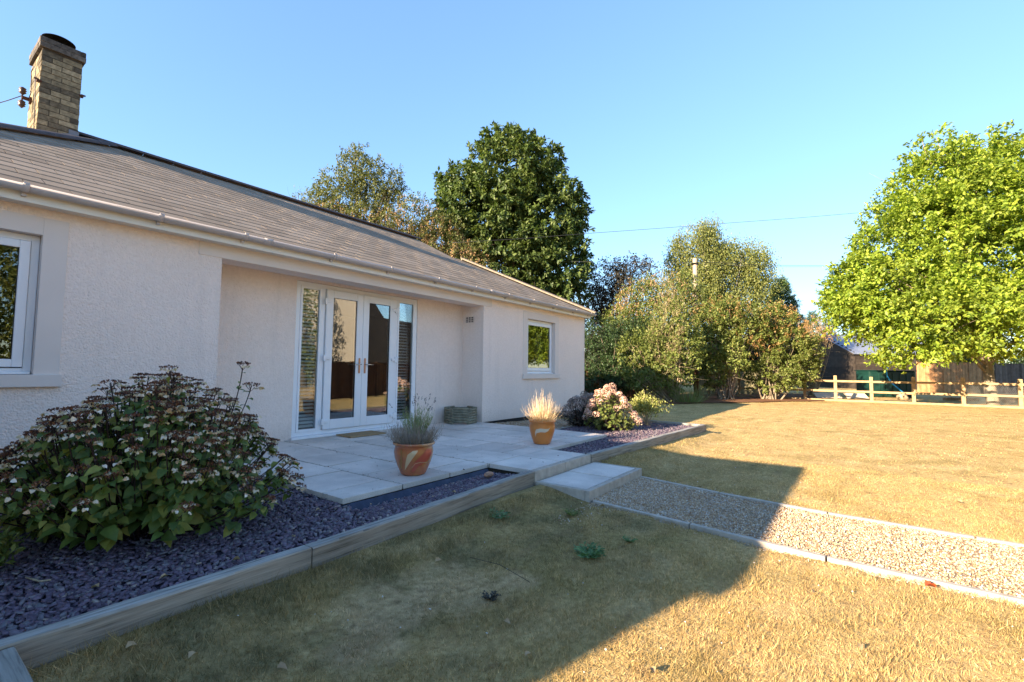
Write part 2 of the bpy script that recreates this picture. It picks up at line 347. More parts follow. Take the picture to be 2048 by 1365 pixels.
def big_leaves(C, D, Nn, L, Wd, fold=.18, droop=.25):
    """rounder leaves: 8 verts, 6 triangles, folded along the midrib and drooping at the tip"""
    n = len(C); D = unit(D); side = unit(np.cross(D, Nn)); up = np.cross(side, D)
    L = np.broadcast_to(L, (n,))[:, None]; Wd = np.broadcast_to(Wd, (n,))[:, None]
    m1 = C+D*L*.30; m2 = C+D*L*.68-up*L*droop*.35; tip = C+D*L-up*L*droop
    e = lambda m, s, w, k: m+side*Wd*.5*s*w+up*Wd*fold*k
    V = np.stack([C, e(m1, 1, .95, 1), e(m2, 1, .75, .8), tip, e(m2, -1, .75, .8), e(m1, -1, .95, 1), m1, m2], 1).reshape(-1, 3)
    b = np.arange(n)[:, None]*8
    T = [[0, 1, 6], [6, 1, 2], [6, 2, 7], [7, 2, 3], [0, 6, 5], [6, 4, 5], [6, 7, 4], [7, 3, 4]]
    Fc = np.concatenate([b+np.array([t]) for t in T], 1).reshape(-1, 3)
    return V, Fc
def join(parts):
    V, Fc, o = [], [], 0
    for v, f in parts:
        V.append(v); Fc.append(f+o); o += len(v)
    return np.concatenate(V), np.concatenate(Fc)
def rnd(n, k=3): return NR.normal(size=(n, k))

# ================= GROUND =================
def bank(x, y):
    t = np.clip((y-1.95)/.6, 0, 1)*np.where((x < 4.05) | ((x > 5.4) & (x < 9.9)), 1, 0)
    return .085*t*t*(3-2*t)
EDGE_FAR = [(5.30, 2.03), (5.04, .851), (4.985, .262), (4.93, -.931), (4.90, -3.0), (4.9, -7)]
EDGE_NEAR = [(4.05, 2.0), (3.924, 1.097), (3.79, .204), (3.74, -.696), (3.70, -3.0), (3.7, -7)]
def path_x(E, y):
    ys = [p[1] for p in E][::-1]; xs = [p[0] for p in E][::-1]; return np.interp(y, ys, xs)
def lawn_h(x, y):
    h = .012*np.sin(x*1.9+y*1.1)*np.sin(y*2.3-x*.7)+.006*np.sin(x*5.1)*np.sin(y*4.3+1)+bank(x, y)
    inp = (y < 2.7) & (x > path_x(EDGE_NEAR, y)-.01) & (x < path_x(EDGE_FAR, y)+.01)
    h = np.where(inp, -.04, h)
    inbed = ((y > 2.62) & (x > -.5) & (x < 9.6) & (y < 14))
    h = np.where(inbed, .04, h)
    return h
xs = np.concatenate([np.linspace(-600, -12, 14), np.arange(-10, -1, .5), np.arange(-1, 13, .09), np.arange(13, 45, .8), np.linspace(50, 900, 18)])
ys = np.concatenate([np.linspace(-600, -14, 14), np.arange(-12, -3, .6), np.arange(-3, 3.2, .09), np.arange(3.2, 30, .8), np.linspace(32, 900, 18)])
X, Y = np.meshgrid(xs, ys, indexing='ij'); Z = np.where((abs(X) < 50) & (abs(Y) < 50), lawn_h(X, Y), 0)
nx, ny = len(xs), len(ys); ii = np.arange(nx-1)[:, None]*ny+np.arange(ny-1)[None, :]
struct(arr_mesh('lawn', np.stack([X, Y, Z], -1).reshape(-1, 3), np.stack([ii, ii+ny, ii+ny+1, ii+1], -1).reshape(-1, 4), MT['lawn'], smooth=True))

def outside_built(x, y):
    ok = ~((y < 2.7) & (x > path_x(EDGE_NEAR, y)-.028) & (x < path_x(EDGE_FAR, y)+.028))
    front = np.where(x < 4.05, 2.50, np.where(x < 5.35, 2.0, 2.64-.055*(x-5.3)))
    ok &= ~((y > front) & (x < 9.78) & (x > .39) & (y < 14)); ok &= ~((x < .40) & (y > -5))
    ok &= ~((x > 9.7) & (x < 11.4) & (y > 4.6) & (y < 13.3))
    ok &= ~((x > 4.0) & (x < 5.42) & (y > 2.0) & (y < 2.7))
    return ok
def polar_points(n, d0, d1, power):
    u = NR.random(n); d = (d0**power+u*(d1**power-d0**power))**(1/power); a = .63+NR.uniform(-.92, .90, n)
    return d*np.cos(a), d*np.sin(a)
def grass_patch(name, n, d0, d1, power, hmin, hmax, w):
    x, y = polar_points(n, d0, d1, power); k = outside_built(x, y); x, y = x[k], y[k]; n = len(x)
    cl = .5+.5*np.sin(x*7.3+3*np.sin(y*5.1))*np.sin(y*6.7+2*np.sin(x*4.3))
    edge = (y > 2.2) & (x < 10)
    bare = np.minimum.reduce([np.hypot(x-q[0], y-q[1])/q[2] for q in ((1.62, 1.95, .30), (2.02, 1.86, .36), (1.35, 1.75, .22), (2.3, 1.62, .16))])
    h = np.where(bare < .9, .7, 1)*(NR.uniform(hmin, hmax, n))*(.6+.7*cl)*np.where(edge, 1.6, 1); a = NR.uniform(0, 2*np.pi, n)
    ww = w*NR.uniform(.6, 1.3, n); b = np.stack([x, y, lawn_h(x, y)-.004], 1)
    s = np.stack([np.cos(a), np.sin(a), 0*a], 1)*ww[:, None]; lean = np.stack([NR.normal(0, .55, n), NR.normal(0, .55, n), np.ones(n)], 1)
    tip = b+lean*h[:, None]
    V = np.stack([b-s, b+s, tip], 1).reshape(-1, 3); Fc = np.arange(3*n).reshape(-1, 3)
    return V, Fc
g = join([grass_patch('g', 400000, 1.2, 7.5, .9, .010, .031, .0018), grass_patch('g', 12000, 1.2, 6, .9, .025, .05, .0012), grass_patch('g', 110000, 7, 26, 1.0, .010, .022, .005)])
tag(arr_mesh('grass', g[0], g[1], MT['blade']), 'short drought-dried grass blades of the lawn, tinted greener and darker over the shaded part', kind='stuff')

# ---- patio ----
def slabs(rects, z0, z1, gap=.0075):
    m = MB(); b = MB()
    for (x0, x1, y0, y1) in rects:
        q = R.uniform(-.0025, .0025); m.box(x0+gap, x1-gap, y0+gap, y1-gap, z0, z1+q)
    return m
G0 = 2.25
rects = []
gx = [G0, 2.86, 3.46, 4.05, 4.66, 5.27, 5.87, 6.48, 7.08]
gy0 = 3.25
for i in range(8):
    y0 = gy0; first = .30 if i % 2 == 0 else .60
    y1 = y0+first
    while y0 < 6.38:
        y1 = min(y1, 6.39)
        lim = 5.83 if (gx[i] < 2.3) else 6.39
        a, b = gx[i], gx[i+1]
        if y1 <= 5.835 or (gx[i] >= 2.8): rects.append((a, b, y0, y1))
        elif y0 < 5.835: rects.append((a, b, y0, 5.835)); 
        y0 = y1; y1 = y0+.60
tongue = [(4.05, 4.66, 2.70, 3.25), (4.66, 5.27, 2.70, 3.25)]
struct(slabs(rects+tongue, .155, .20).build('patio', MT['paving'], bevel=.002))
struct(MB().box(G0+.02, 7.06, 3.27, 6.38, .05, .193).box(4.07, 5.25, 2.71, 3.27, .05, .193).build('ground_under_patio', MT['jointfill']))
# kerb blocks on the patio front and step
ORD = ['first', 'second', 'third', 'fourth', 'fifth', 'sixth', 'seventh', 'eighth', 'ninth', 'tenth', 'eleventh', 'twelfth', 'thirteenth', 'fourteenth']
def block(name, label, cat, box, mat, group=None, bevel=.006):
    x0, x1, y0, y1, z0, z1 = box; o = MB().box(*box).build(name, mat, loc=((x0+x1)/2, (y0+y1)/2, z0), bevel=bevel); return tag(o, label, cat, group)
for i, (a, b) in enumerate([(4.045, 4.658), (4.662, 5.275)]):
    block('kerb_block', 'long concrete kerb block on the %s half of the patio front above the step' % ['pot-side', 'shrub-side'][i], 'kerb', (a, b, 2.64, 2.695, .06, .201), MT['kerb'], 'kerb blocks along the patio front')
st = thing('garden_step', 'low concrete step of two pale slabs between the patio front and the gravel path', 'step', (4.68, 2.33, 0))
slabs([(4.09, 4.69, 2.085, 2.63), (4.69, 5.30, 2.085, 2.63)], .05, .10).build('slab', MT['paving'], st, bevel=.002)
for a, b in [(4.035, 4.46), (4.464, 5.0), (5.004, 5.355)]:
    MB().box(a, b, 2.03, 2.08, -.05, .101).build('edging_block', MT['kerb'], st, bevel=.004)
for a in (4.035, 5.305): MB().box(a, a+.05, 2.083, 2.632, -.05, .101).build('side_block', MT['kerb'], st, bevel=.004)
MB().box(4.086, 5.304, 2.081, 2.631, -.05, .092).build('bedding', MT['jointfill'], st)
# path edging stones
def edging(E, side):
    pts = [np.array([p[0], p[1], 0]) for p in E]; seg = []
    d = [0]
    for a, b in zip(pts, pts[1:]): d.append(d[-1]+np.linalg.norm(b-a))
    P = lambda s: np.array([np.interp(s, d, [p[0] for p in pts]), np.interp(s, d, [p[1] for p in pts]), 0])
    s, i = 0, 0
    while s < d[-1]-.5 and i < 8:
        a, b = P(s+.003), P(s+.91-.003)
        o = MB().beam(a+[0, 0, -.03], b+[0, 0, -.03], .042, .105).build('path_edging', MT['kerb'], loc=tuple((a+b)/2), bevel=.004)
        tag(o, '%s concrete edging strip from the step, %s side of the gravel path' % (ORD[i], side), 'edging', 'concrete edging strips of the gravel path'); s += .915; i += 1
edging(EDGE_FAR, 'far'); edging(EDGE_NEAR, 'near')
# gravel path bed
pv = []
for y in np.linspace(2.03, -7, 40): pv += [(path_x(EDGE_NEAR, y)+.02, y, .004), (path_x(EDGE_FAR, y)-.02, y, .004)]
struct(MB().add(pv, [(2*i, 2*i+2, 2*i+3, 2*i+1) for i in range(39)]).build('gravel_path', MT['gravelbed']))
def stones(x, y, z, r, flat=.7, tilt=.4, ang=5):
    """low lumps: distorted octahedra"""
    n = len(x); base = np.array([[1, 0, 0], [0, 1, 0], [-1, 0, 0], [0, -1, 0], [0, 0, 1], [0, 0, -1]], float)
    P = base[None]*(r[:, None, None]*NR.uniform(.65, 1.25, (n, 6, 1))); P[:, :, 2] *= flat
    a = NR.uniform(0, 6.28, n); c, s = np.cos(a)[:, None], np.sin(a)[:, None]
    X = P[:, :, 0]*c-P[:, :, 1]*s*.8; Yy = P[:, :, 0]*s+P[:, :, 1]*c*.8; Zz = P[:, :, 2]+X*NR.normal(0, tilt, (n, 1))
    V = np.stack([X+x[:, None], Yy+y[:, None], Zz+z[:, None]], -1).reshape(-1, 3)
    f = np.array([[0, 1, 4], [1, 2, 4], [2, 3, 4], [3, 0, 4], [1, 0, 5], [2, 1, 5], [3, 2, 5], [0, 3, 5]])
    return V, (np.arange(n)[:, None, None]*6+f[None]).reshape(-1, 3)
n = 95000; y = 2.03-8.0*NR.random(n)**1.5; u = NR.random(n); x = path_x(EDGE_NEAR, y)+.03+u*(path_x(EDGE_FAR, y)-path_x(EDGE_NEAR, y)-.06)
A1 = stones(x, y, NR.uniform(.004, .014, n), .003+.008*NR.random(n)**2)
n = 9000; x = NR.uniform(7.12, 11.3, n); y = NR.uniform(4.36, 5.82, n); A2 = stones(x, y, .165-.035*np.clip(x-7.1, 0, 4)+NR.uniform(0, .01, n), NR.uniform(.006, .012, n))
n = 900; x = NR.uniform(3.3, 5.2, n); x = np.where(NR.random(n) < .6, NR.uniform(4.0, 4.4, n), x); y = 2.02-abs(NR.normal(0, .12, n)); k = x < path_x(EDGE_NEAR, y)-.03
A3 = stones(x[k], y[k], lawn_h(x[k], y[k])+.006, NR.uniform(.004, .009, k.sum()))
n = 900; y = 2.0-5*NR.random(n)**1.3; sd_ = NR.random(n) < .5; dd_ = .03+abs(NR.normal(0, .07, n)); x = np.where(sd_, path_x(EDGE_NEAR, y)-dd_, path_x(EDGE_FAR, y)+dd_)
A4 = stones(x, y, lawn_h(x, y)+.008, NR.uniform(.003, .007, n)); A = join([A1, A2, A3, A4]); tag(arr_mesh('gravel', A[0], A[1], MT['gravelstone']), 'loose pea gravel on the path and beside the house wall', kind='stuff')
struct(MB().add([(7.1, 4.34, .16), (11.4, 4.34, .03), (11.4, 5.86, .03), (7.1, 5.86, .16)], [(0, 1, 2, 3)]).build('gravel_strip_ground', MT['gravelbed']))
# slate beds
struct(MB().add([(-1.2, 2.58, .135), (2.25, 2.58, .135), (2.25, 5.84, .16), (-1.2, 5.84, .16)], [(0, 1, 2, 3)])
       .add([(2.25, 2.60, .125), (4.04, 2.66, .145), (4.04, 3.24, .115), (2.25, 3.24, .085)], [(0, 1, 2, 3)])
       .add([(5.28, 2.68, .150), (9.66, 2.44, .13), (9.72, 4.30, .13), (7.09, 4.36, .16), (7.09, 3.24, .16), (5.28, 3.24, .16)], [(0, 1, 2, 3, 4, 5)]).build('slate_bed_ground', MT['slatebed']))
def chips(x, y, z, r):
    n = len(x); k = 5; a = (np.arange(k)/k*2*np.pi)[None]+NR.uniform(-.35, .35, (n, k)); rr = r[:, None]*NR.uniform(.6, 1.25, (n, k))
    px, py = np.cos(a)*rr, np.sin(a)*rr*.62; th = NR.uniform(0, np.pi, n); c, s = np.cos(th)[:, None], np.sin(th)[:, None]
    X, Yy = px*c-py*s, px*s+py*c; tx, ty = NR.normal(0, .30, (n, 1)), NR.normal(0, .30, (n, 1)); Zz = X*tx+Yy*ty; t = NR.uniform(.002, .006, (n, 1))
    top = np.stack([X+x[:, None], Yy+y[:, None], Zz+z[:, None]+t], -1); bot = np.stack([X*1.05+x[:, None], Yy*1.05+y[:, None], Zz+z[:, None]-t], -1)
    V = np.concatenate([top, bot], 1).reshape(-1, 3)
    f = [[0, 1, 2], [0, 2, 3], [0, 3, 4]]
    for i in range(5):
        j = (i+1) % 5; f += [[i, 5+i, 5+j], [i, 5+j, j]]
    return V, (np.arange(n)[:, None, None]*10+np.array(f)[None]).reshape(-1, 3)
def bed(n, x0, x1, y0, y1, zf, r0, r1):
    x = NR.uniform(x0, x1, n); y = NR.uniform(y0, y1, n); return chips(x, y, zf(x, y)+NR.uniform(.002, .022, n), NR.uniform(r0, r1, n))
zl = lambda x, y: .135+.025*np.clip((y-2.6)/3.2, 0, 1)
zs = lambda x, y: .125+.02*np.clip((x-2.25)/1.8, 0, 1)-.04*np.clip((y-2.6)/.64, 0, 1)
B = [bed(15000, -.3, 2.25, 2.58, 4.6, zl, .008, .024), bed(3500, -.6, 2.20, 4.6, 5.8, zl, .012, .026), bed(4200, 2.25, 3.98, 2.73, 3.17, zs, .008, .022), bed(1500, 2.25, 3.3, 2.63, 2.74, zs, .008, .022)]
x = NR.uniform(5.3, 9.65, 13000); y = NR.uniform(2.45, 4.3, 13000); k = (y > 2.70-.057*(x-5.3)) & ((x > 7.1) | (y < 3.23)); x, y = x[k], y[k]
B.append(chips(x, y, .15+NR.uniform(0, .015, len(x)), NR.uniform(.010, .024, len(x))))
B = join(B); tag(arr_mesh('slate_chippings', B[0], B[1], MT['slatechip']), 'plum coloured slate chippings filling the raised beds', kind='stuff')
mm = MB()
mp = [(2.235, 4.3), (2.235, 3.228), (3.1, 3.226), (4.0, 3.222)]
V = []
for i in range(0, 61):
    t = i/60*3; j = min(int(t), 2); q = t-j; px = mp[j][0]*(1-q)+mp[j+1][0]*q; py = mp[j][1]*(1-q)+mp[j+1][1]*q
    w = .008*math.sin(i*1.3)+.006*math.sin(i*.57+1)
    ox, oy = (-1, 0) if j == 0 else (0, -1)
    V += [(px, py, .158+.002*math.sin(i*.9)), (px+ox*(.050+w), py+oy*(.050+w), .092)]
mm.add(V, [(2*i, 2*i+1, 2*i+3, 2*i+2) for i in range(60)], True)
tag(mm.build('weed_membrane', MT['membrane'], loc=(2.25, 3.22, .15)), 'dark blue weed membrane showing along the patio edge above the slate', 'membrane')

# ---- timbers ----
def sleeper(label, a, b, w=.085, z0=-.05, z1=.2, mat='sleeper', along='x', group='timber boards edging the raised beds'):
    a, b = np.array([*a, (z0+z1)/2.]), np.array([*b, (z0+z1)/2.]); t = thing('timber_board', label, 'timber edging', tuple((a+b)/2*[1, 1, 0]), group)
    m = MB(); d = b-a; L = np.linalg.norm(d); d /= L; s = np.cross([0, 0, 1], d); K = 14
    rows = []
    for i in range(K+1):
        p = a+d*L*i/K; j = lambda q: R.uniform(-q, q)
        c = 0.004
        prof = [(-w/2, z0), (-w/2+j(.0015), z1-c-.004+j(.002)), (-w/2+c+.002, z1+j(.0018)), (w/2-c-.002, z1+j(.0018)), (w/2+j(.002), z1-c-.004), (w/2, z0)]
        for u, zz in prof: m.v.append(tuple(np.array([p[0], p[1], 0])+s*u+np.array([0, 0, zz])))
    for i in range(K):
        for k in range(5): m.f.append((i*6+k, i*6+k+1, (i+1)*6+k+1, (i+1)*6+k)); m.sm.append(False)
    m.f += [tuple(range(6)), tuple(K*6+k for k in range(6))[::-1]]; m.sm += [False]*2
    body = m.build('board', MT['sleeper' if along == 'x' else 'sleeper_y'], t)
    body.data.materials.append(MT['sleeper_top'] if along == 'x' else MT['sleeper_y'])
    for i, p in enumerate(body.data.polygons):
        if len(p.vertices) == 4 and abs(p.normal.z) > .6: p.material_index = 1
    return t
sleeper('long grey timber board nearest the camera beside the big hydrangea bed', (-1.3, 2.545), (1.55, 2.555))
sleeper('timber board running from the split joint up to the concrete step', (1.556, 2.555), (4.03, 2.685))
sleeper('sunlit timber board right of the step holding the shrub bed', (5.29, 2.675), (7.45, 2.555))
sleeper('timber board ending at the far corner of the shrub bed', (7.456, 2.555), (9.70, 2.43))
sleeper('short timber board closing the far end of the shrub bed', (9.67, 2.475), (9.74, 4.26), along='y')
sleeper('thin timber strip between the wall gravel and the shrub bed', (7.1, 4.36), (9.70, 4.32), w=.05, z1=.175)
sleeper('broad cracked timber board laid flat at the bottom left corner', (.285, 2.50), (.285, -.6), w=.20, z0=.02, z1=.195, along='y')

# ================= HOUSE =================
H = thing('bungalow', 'cream roughcast bungalow with grey slate hipped roof and recessed glazed doors', 'house', (5, 5.84, 0))
FY, BY, X0, X1 = 5.84, 13.1, -1.3, 11.28
w = MB()
def wall_x(m, x0, x1, y0, y1, z0, z1, ops=()):
    """wall running along X with rectangular openings (xa,xb,za,zb), as butted boxes"""
    cuts = sorted(ops); x = x0
    for xa, xb, za, zb in cuts:
        if xa > x: m.box(x, xa, y0, y1, z0, z1)
        if za > z0: m.box(xa, xb, y0, y1, z0, za)
        if zb < z1: m.box(xa, xb, y0, y1, zb, z1)
        x = xb
    if x < x1: m.box(x, x1, y0, y1, z0, z1)
WL = (-.55, .885, 1.12, 2.366); WR = (8.575, 9.755, 1.125, 2.35); DR = (3.565, 5.85, .2, 2.455); RX = (2.356, 7.06, .05, 2.45)
ZB, ZT = .20, 2.62
wall_x(w, X0, X1, FY, FY+.30, ZB, ZT, [WL, WR, (RX[0], RX[1], ZB, RX[3])])
wall_x(w, RX[0]-.25, RX[1]+.25, 6.385, 6.66, ZB-.1, 2.55, [(DR[0], DR[1], ZB-.1, DR[3])])
w.box(RX[0]-.25, RX[0], FY+.30, 6.385, ZB-.1, 2.55); w.box(RX[1], RX[1]+.25, FY+.30, 6.385, ZB-.1, 2.55)
w.box(RX[0]-.25, RX[1]+.25, FY+.30, 6.66, 2.552, 2.60)
w.box(X1-.3, X1, FY+.30, BY-.3, ZB, ZT); w.box(X0, X0+.3, FY+.30, BY-.3, ZB, ZT); w.box(X0, X1, BY-.3, BY, ZB, ZT)
w.build('wall', MT['render'], H)
MB().box(X0+.02, RX[0], FY+.02, FY+.3, -.1, ZB-.002).build('plinth', MT['plinth'], H); MB().box(RX[1], X1-.02, FY+.02, FY+.3, -.1, ZB-.002).build('plinth', MT['plinth'], H); MB().box(X1-.3, X1-.02, FY+.31, BY, -.1, ZB-.002).build('plinth', MT['plinth'], H)
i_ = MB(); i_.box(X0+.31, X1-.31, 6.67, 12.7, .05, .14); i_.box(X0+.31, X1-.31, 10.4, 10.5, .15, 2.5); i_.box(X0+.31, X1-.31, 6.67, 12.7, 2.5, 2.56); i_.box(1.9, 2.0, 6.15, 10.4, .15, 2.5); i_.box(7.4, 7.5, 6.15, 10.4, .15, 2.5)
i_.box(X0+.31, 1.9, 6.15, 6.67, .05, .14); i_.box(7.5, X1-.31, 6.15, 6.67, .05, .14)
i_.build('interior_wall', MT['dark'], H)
lt = MB().box(2.115, 7.31, FY-.008, FY+.14, 2.452, 2.61); lt.build('lintel', MT['band'], H, bevel=.003)
# window surrounds (smooth bands)
def surround(op, m=.165, sillz=.105, ext=.01):
    xa, xb, za, zb = op; b = MB(); e3 = .003
    b.box(xa-m, xa+e3, FY-.010, FY+.08, za, zb+m-.01); b.box(xb-e3, xb+m, FY-.010, FY+.08, za, zb+m-.01); b.box(xa+e3, xb-e3, FY-.010, FY+.08, zb-e3, zb+m-.01)
    return b, MB().box(xa-m-.015, xb+m+.015, FY-.045, FY+.08, za-sillz, za+.003)
def window(op, label, curtain=None, mull=False):
    xa, xb, za, zb = op; wd = MB(); y0, y1 = FY+.085, FY+.155
    fw = .055; xa += .004; xb -= .004; za += .005; zb -= .004
    wd.box(xa, xa+fw, y0, y1, za, zb).box(xb-fw, xb, y0, y1, za, zb).box(xa+fw, xb-fw, y0, y1, zb-fw, zb).box(xa+fw, xb-fw, y0, y1, za, za+fw)
    wn_ = wd.build('window', MT['pvc'], H, bevel=.004); wn_['label'] = label
    a, b_, c, d = xa+fw+.004, xb-fw-.004, za+fw+.008, zb-fw-.004; sw = .068; ys, ye = y0-.022, y1-.02
    MB().box(a, a+sw, ys, ye, c, d).box(b_-sw, b_, ys, ye, c, d).box(a+sw, b_-sw, ys, ye, d-sw, d).box(a+sw, b_-sw, ys, ye, c, c+sw).build('sash', MT['pvc'], wn_, bevel=.006)
    MB().box(a+sw-.004, a+sw+.004, ys+.012, ys+.03, c+sw, d-sw).box(b_-sw-.004, b_-sw+.004, ys+.012, ys+.03, c+sw, d-sw).box(a+sw, b_-sw, ys+.012, ys+.03, d-sw-.004, d-sw+.004).box(a+sw, b_-sw, ys+.012, ys+.03, c+sw-.004, c+sw+.004).build('gasket', MT['seal'], wn_)
    MB().box(a+sw-.01, b_-sw+.01, ys+.018, ys+.024, c+sw-.01, d-sw+.01).build('pane', MT['glass'], wn_)
    MB().box(xa+.01, xb-.01, y0-.05, y0-.001, za+.001, za+.022).build('cill', MT['pvc'], wn_, bevel=.004)
    s1, s2 = surround(op); s1.build('surround', MT['band'], wn_, bevel=.003); s2.build('sill', MT['band'], wn_, bevel=.005)
    if curtain:
        cm = MB(); x = curtain[0]; V = []
        for k in range(40):
            t = k/39; V += [(curtain[0]+(curtain[1]-curtain[0])*t, FY+.30+.025*math.sin(k*1.1), za), (curtain[0]+(curtain[1]-curtain[0])*t, FY+.30+.025*math.sin(k*1.1), zb)]
        cm.add(V, [(2*k, 2*k+2, 2*k+3, 2*k+1) for k in range(39)], True); cm.build('curtain', MT['curtain'], wn_)
window(WL, 'white framed window nearest the camera'); window(WR, 'white framed square window by the far corner', curtain=(9.35, 9.70))
# glazed door set
dy = 6.385; fr = MB(); z0, z1 = .235, 2.45
xs_ = [3.57, 3.99, 5.37, 5.845]
for x in (xs_[0], xs_[1]-.03, xs_[2]-.03, xs_[3]-.06): fr.box(x, x+.06, dy+.01, dy+.085, z0+.06, z1-.06)
fr.box(xs_[0], xs_[3], dy+.01, dy+.085, z1-.06, z1); fr.box(xs_[0], xs_[3], dy+.01, dy+.085, z0, z0+.06); fr.box(xs_[0]-.02, xs_[3]+.02, dy-.045, dy+.03, z0-.035, z0-.002)
df = fr.build('door_frame', MT['pvc'], H, bevel=.004)
def leaf(xa, xb, hinge_left):
    a = MB(); sw = .115; zb_, zt = z0+.065, z1-.065; ya, yb = dy-.018, dy+.045
    a.box(xa, xa+sw, ya, yb, zb_, zt).box(xb-sw, xb, ya, yb, zb_, zt).box(xa+sw, xb-sw, ya, yb, zt-sw, zt).box(xa+sw, xb-sw, ya, yb, zb_, zb_+sw+.03)
    d = a.build('glazed_door', MT['pvc'], H, bevel=.006); d['label'] = 'white glazed door leaf %s' % ('by the left blind' if hinge_left else 'by the right blind')
    gx0, gx1, gz0, gz1 = xa+sw, xb-sw, zb_+sw+.03, zt-sw
    MB().box(gx0-.005, gx0+.005, ya+.012, ya+.03, gz0, gz1).box(gx1-.005, gx1+.005, ya+.012, ya+.03, gz0, gz1).box(gx0, gx1, ya+.012, ya+.03, gz1-.005, gz1+.005).box(gx0, gx1, ya+.012, ya+.03, gz0-.005, gz0+.005).build('gasket', MT['seal'], d)
    MB().box(gx0-.01, gx1+.01, ya+.018, ya+.024, gz0-.01, gz1+.01).build('pane', MT['glass'], d)
    hx = xa-.012 if hinge_left else xb+.012
    for hz in (z0+.18, z0+1.12, z1-.25):
        MB().box(hx-.028, hx+.012 if hinge_left else hx+.028, ya-.03, ya-.002, hz-.045, hz+.045).box(hx if hinge_left else hx-.085, hx+.085 if hinge_left else hx, ya-.022, ya-.001, hz-.018, hz+.03).build('hinge', MT['pvc'], d, bevel=.005)
    kx = xb-.05 if hinge_left else xa+.05; sg = -1 if hinge_left else 1
    MB().box(kx-.015, kx+.015, ya-.012, ya-.001, 1.13, 1.37).build('handle_plate', MT['bronze'], d, bevel=.006)
    MB().tube([(kx, ya-.01, 1.27), (kx, ya-.055, 1.27), (kx+sg*.02, ya-.06, 1.27), (kx+sg*.125, ya-.06, 1.268)], .009, 10).build('handle', MT['steel'], d)
leaf(4.03, 4.678, True); leaf(4.682, 5.335, False)
for xa, xb, lab in ((xs_[0]+.06, xs_[1]-.03, 'left'), (xs_[2]+.03, xs_[3]-.06, 'right')):
    a = MB(); bw = .035
    a.box(xa, xa+bw, dy+.0, dy+.06, z0+.06, z1-.06).box(xb-bw, xb, dy+.0, dy+.06, z0+.06, z1-.06).box(xa+bw, xb-bw, dy+.0, dy+.06, z1-.06-bw, z1-.06).box(xa+bw, xb-bw, dy+.0, dy+.06, z0+.06, z0+.06+bw)
    sd = a.build('side_light', MT['pvc'], H, bevel=.004); sd['label'] = 'narrow glazed panel with venetian blind %s of the doors' % lab
    MB().box(xa+bw-.01, xb-bw+.01, dy+.022, dy+.028, z0+.06+bw-.01, z1-.06-bw+.01).build('pane', MT['glass'], sd)
    bl = MB(); z = z0+.13
    while z < z1-.2:
        bl.obox(((xa+xb)/2, dy+.075, z), (1, 0, 0), (0, math.cos(.75), math.sin(.75)), (0, -math.sin(.75), math.cos(.75)), (xb-xa)/2-.03, .020, .0016); z += .052
    bl.box(xa+.03, xb-.03, dy+.065, dy+.105, z1-.17, z1-.12)
    for x in (xa+.09, xb-.09): bl.box(x-.001, x+.001, dy+.084, dy+.086, z0+.1, z1-.15)
    bl.build('blind', MT['blind'], sd)
# air vent in the recess side wall
v = MB(); vx = RX[1]-.002
v.box(vx-.012, vx, 6.08, 6.30, 2.13, 2.145).box(vx-.012, vx, 6.08, 6.30, 2.245, 2.26)
for k in range(2): v.box(vx-.012, vx, 6.08, 6.30, 2.165+.038*k, 2.18+.038*k)
for k in range(4): v.box(vx-.012, vx, 6.08+.0683*k, 6.095+.0683*k, 2.146, 2.244)
vb = v.build('air_vent', MT['band'], H); MB().box(vx-.003, vx+.001, 6.09, 6.29, 2.146, 2.244).build('vent_hole', MT['seal'], vb)
# roof
T = .507; YE, ZE, YR = 5.56, 2.70, 9.35; XR, XL = 11.38, -1.69
ZR = ZE+T*(YR-YE); GXX = 8.5; GY = YR-1.27
zf = lambda y: ZE+T*(y-YE)
ax = np.array([1., 0, 0]); ay = np.array([0, 1, T])/math.hypot(1, T); an = np.array([0, -T, 1])/math.hypot(1, T)
def clip(poly, a, b, c):   # keep a*x+b*y<=c
    out = []
    for i in range(len(poly)):
        p, q = poly[i], poly[(i+1) % len(poly)]; dp, dq = a*p[0]+b*p[1]-c, a*q[0]+b*q[1]-c
        if dp <= 0: out.append(p)
        if (dp < 0) != (dq < 0) and dp != dq:
            t = dp/(dp-dq); out.append((p[0]+(q[0]-p[0])*t, p[1]+(q[1]-p[1])*t))
    return out
sm = MB(); und = MB()
nc = 21; dyc = (YR-YE)/nc
for c in range(nc):
    y0 = YE+c*dyc; off = .15*(c % 2)+R.uniform(-.01, .01); x = XL-.3+off
    while x < XR:
        lift = R.uniform(.0, .0015); dlt = R.uniform(-.004, .004)
        poly = [(x+.003, y0-.012+dlt), (x+.297, y0-.012+dlt), (x+.297, y0+dyc+.03), (x+.003, y0+dyc+.03)]
        poly = clip(poly, -1, 1, YE-XL) if True else poly       # left hip  y-x <= YE-XL
        if len(poly) > 2:
            lo = clip(poly, 0, 1, GY); up = clip(poly, 0, -1, -GY)
            if len(lo) > 2: lo = clip(lo, 1, 1, XR+YE)
            if len(up) > 2: up = clip(up, 1, 0, GXX)
            for q in (lo, up):
                if len(q) < 3: continue
                def P(pt, th): 
                    yy = pt[1]; k = (yy-y0)/dyc; zz = zf(yy)+.007*(1-k)+th+lift
                    return (pt[0], yy, zz)
                top = [P(a, .0075) for a in q]; bot = [P(a, 0) for a in q]; nn = len(q)
                sm.add(top+bot, [tuple(range(nn)), tuple(range(2*nn-1, nn-1, -1))]+[(i, nn+i, nn+(i+1) % nn, (i+1) % nn) for i in range(nn)])
        x += .30
roof = sm.build('roof', MT['slate'], H)
u = MB(); e = .012
YB = 2*YR-YE; a_ = GY-YE
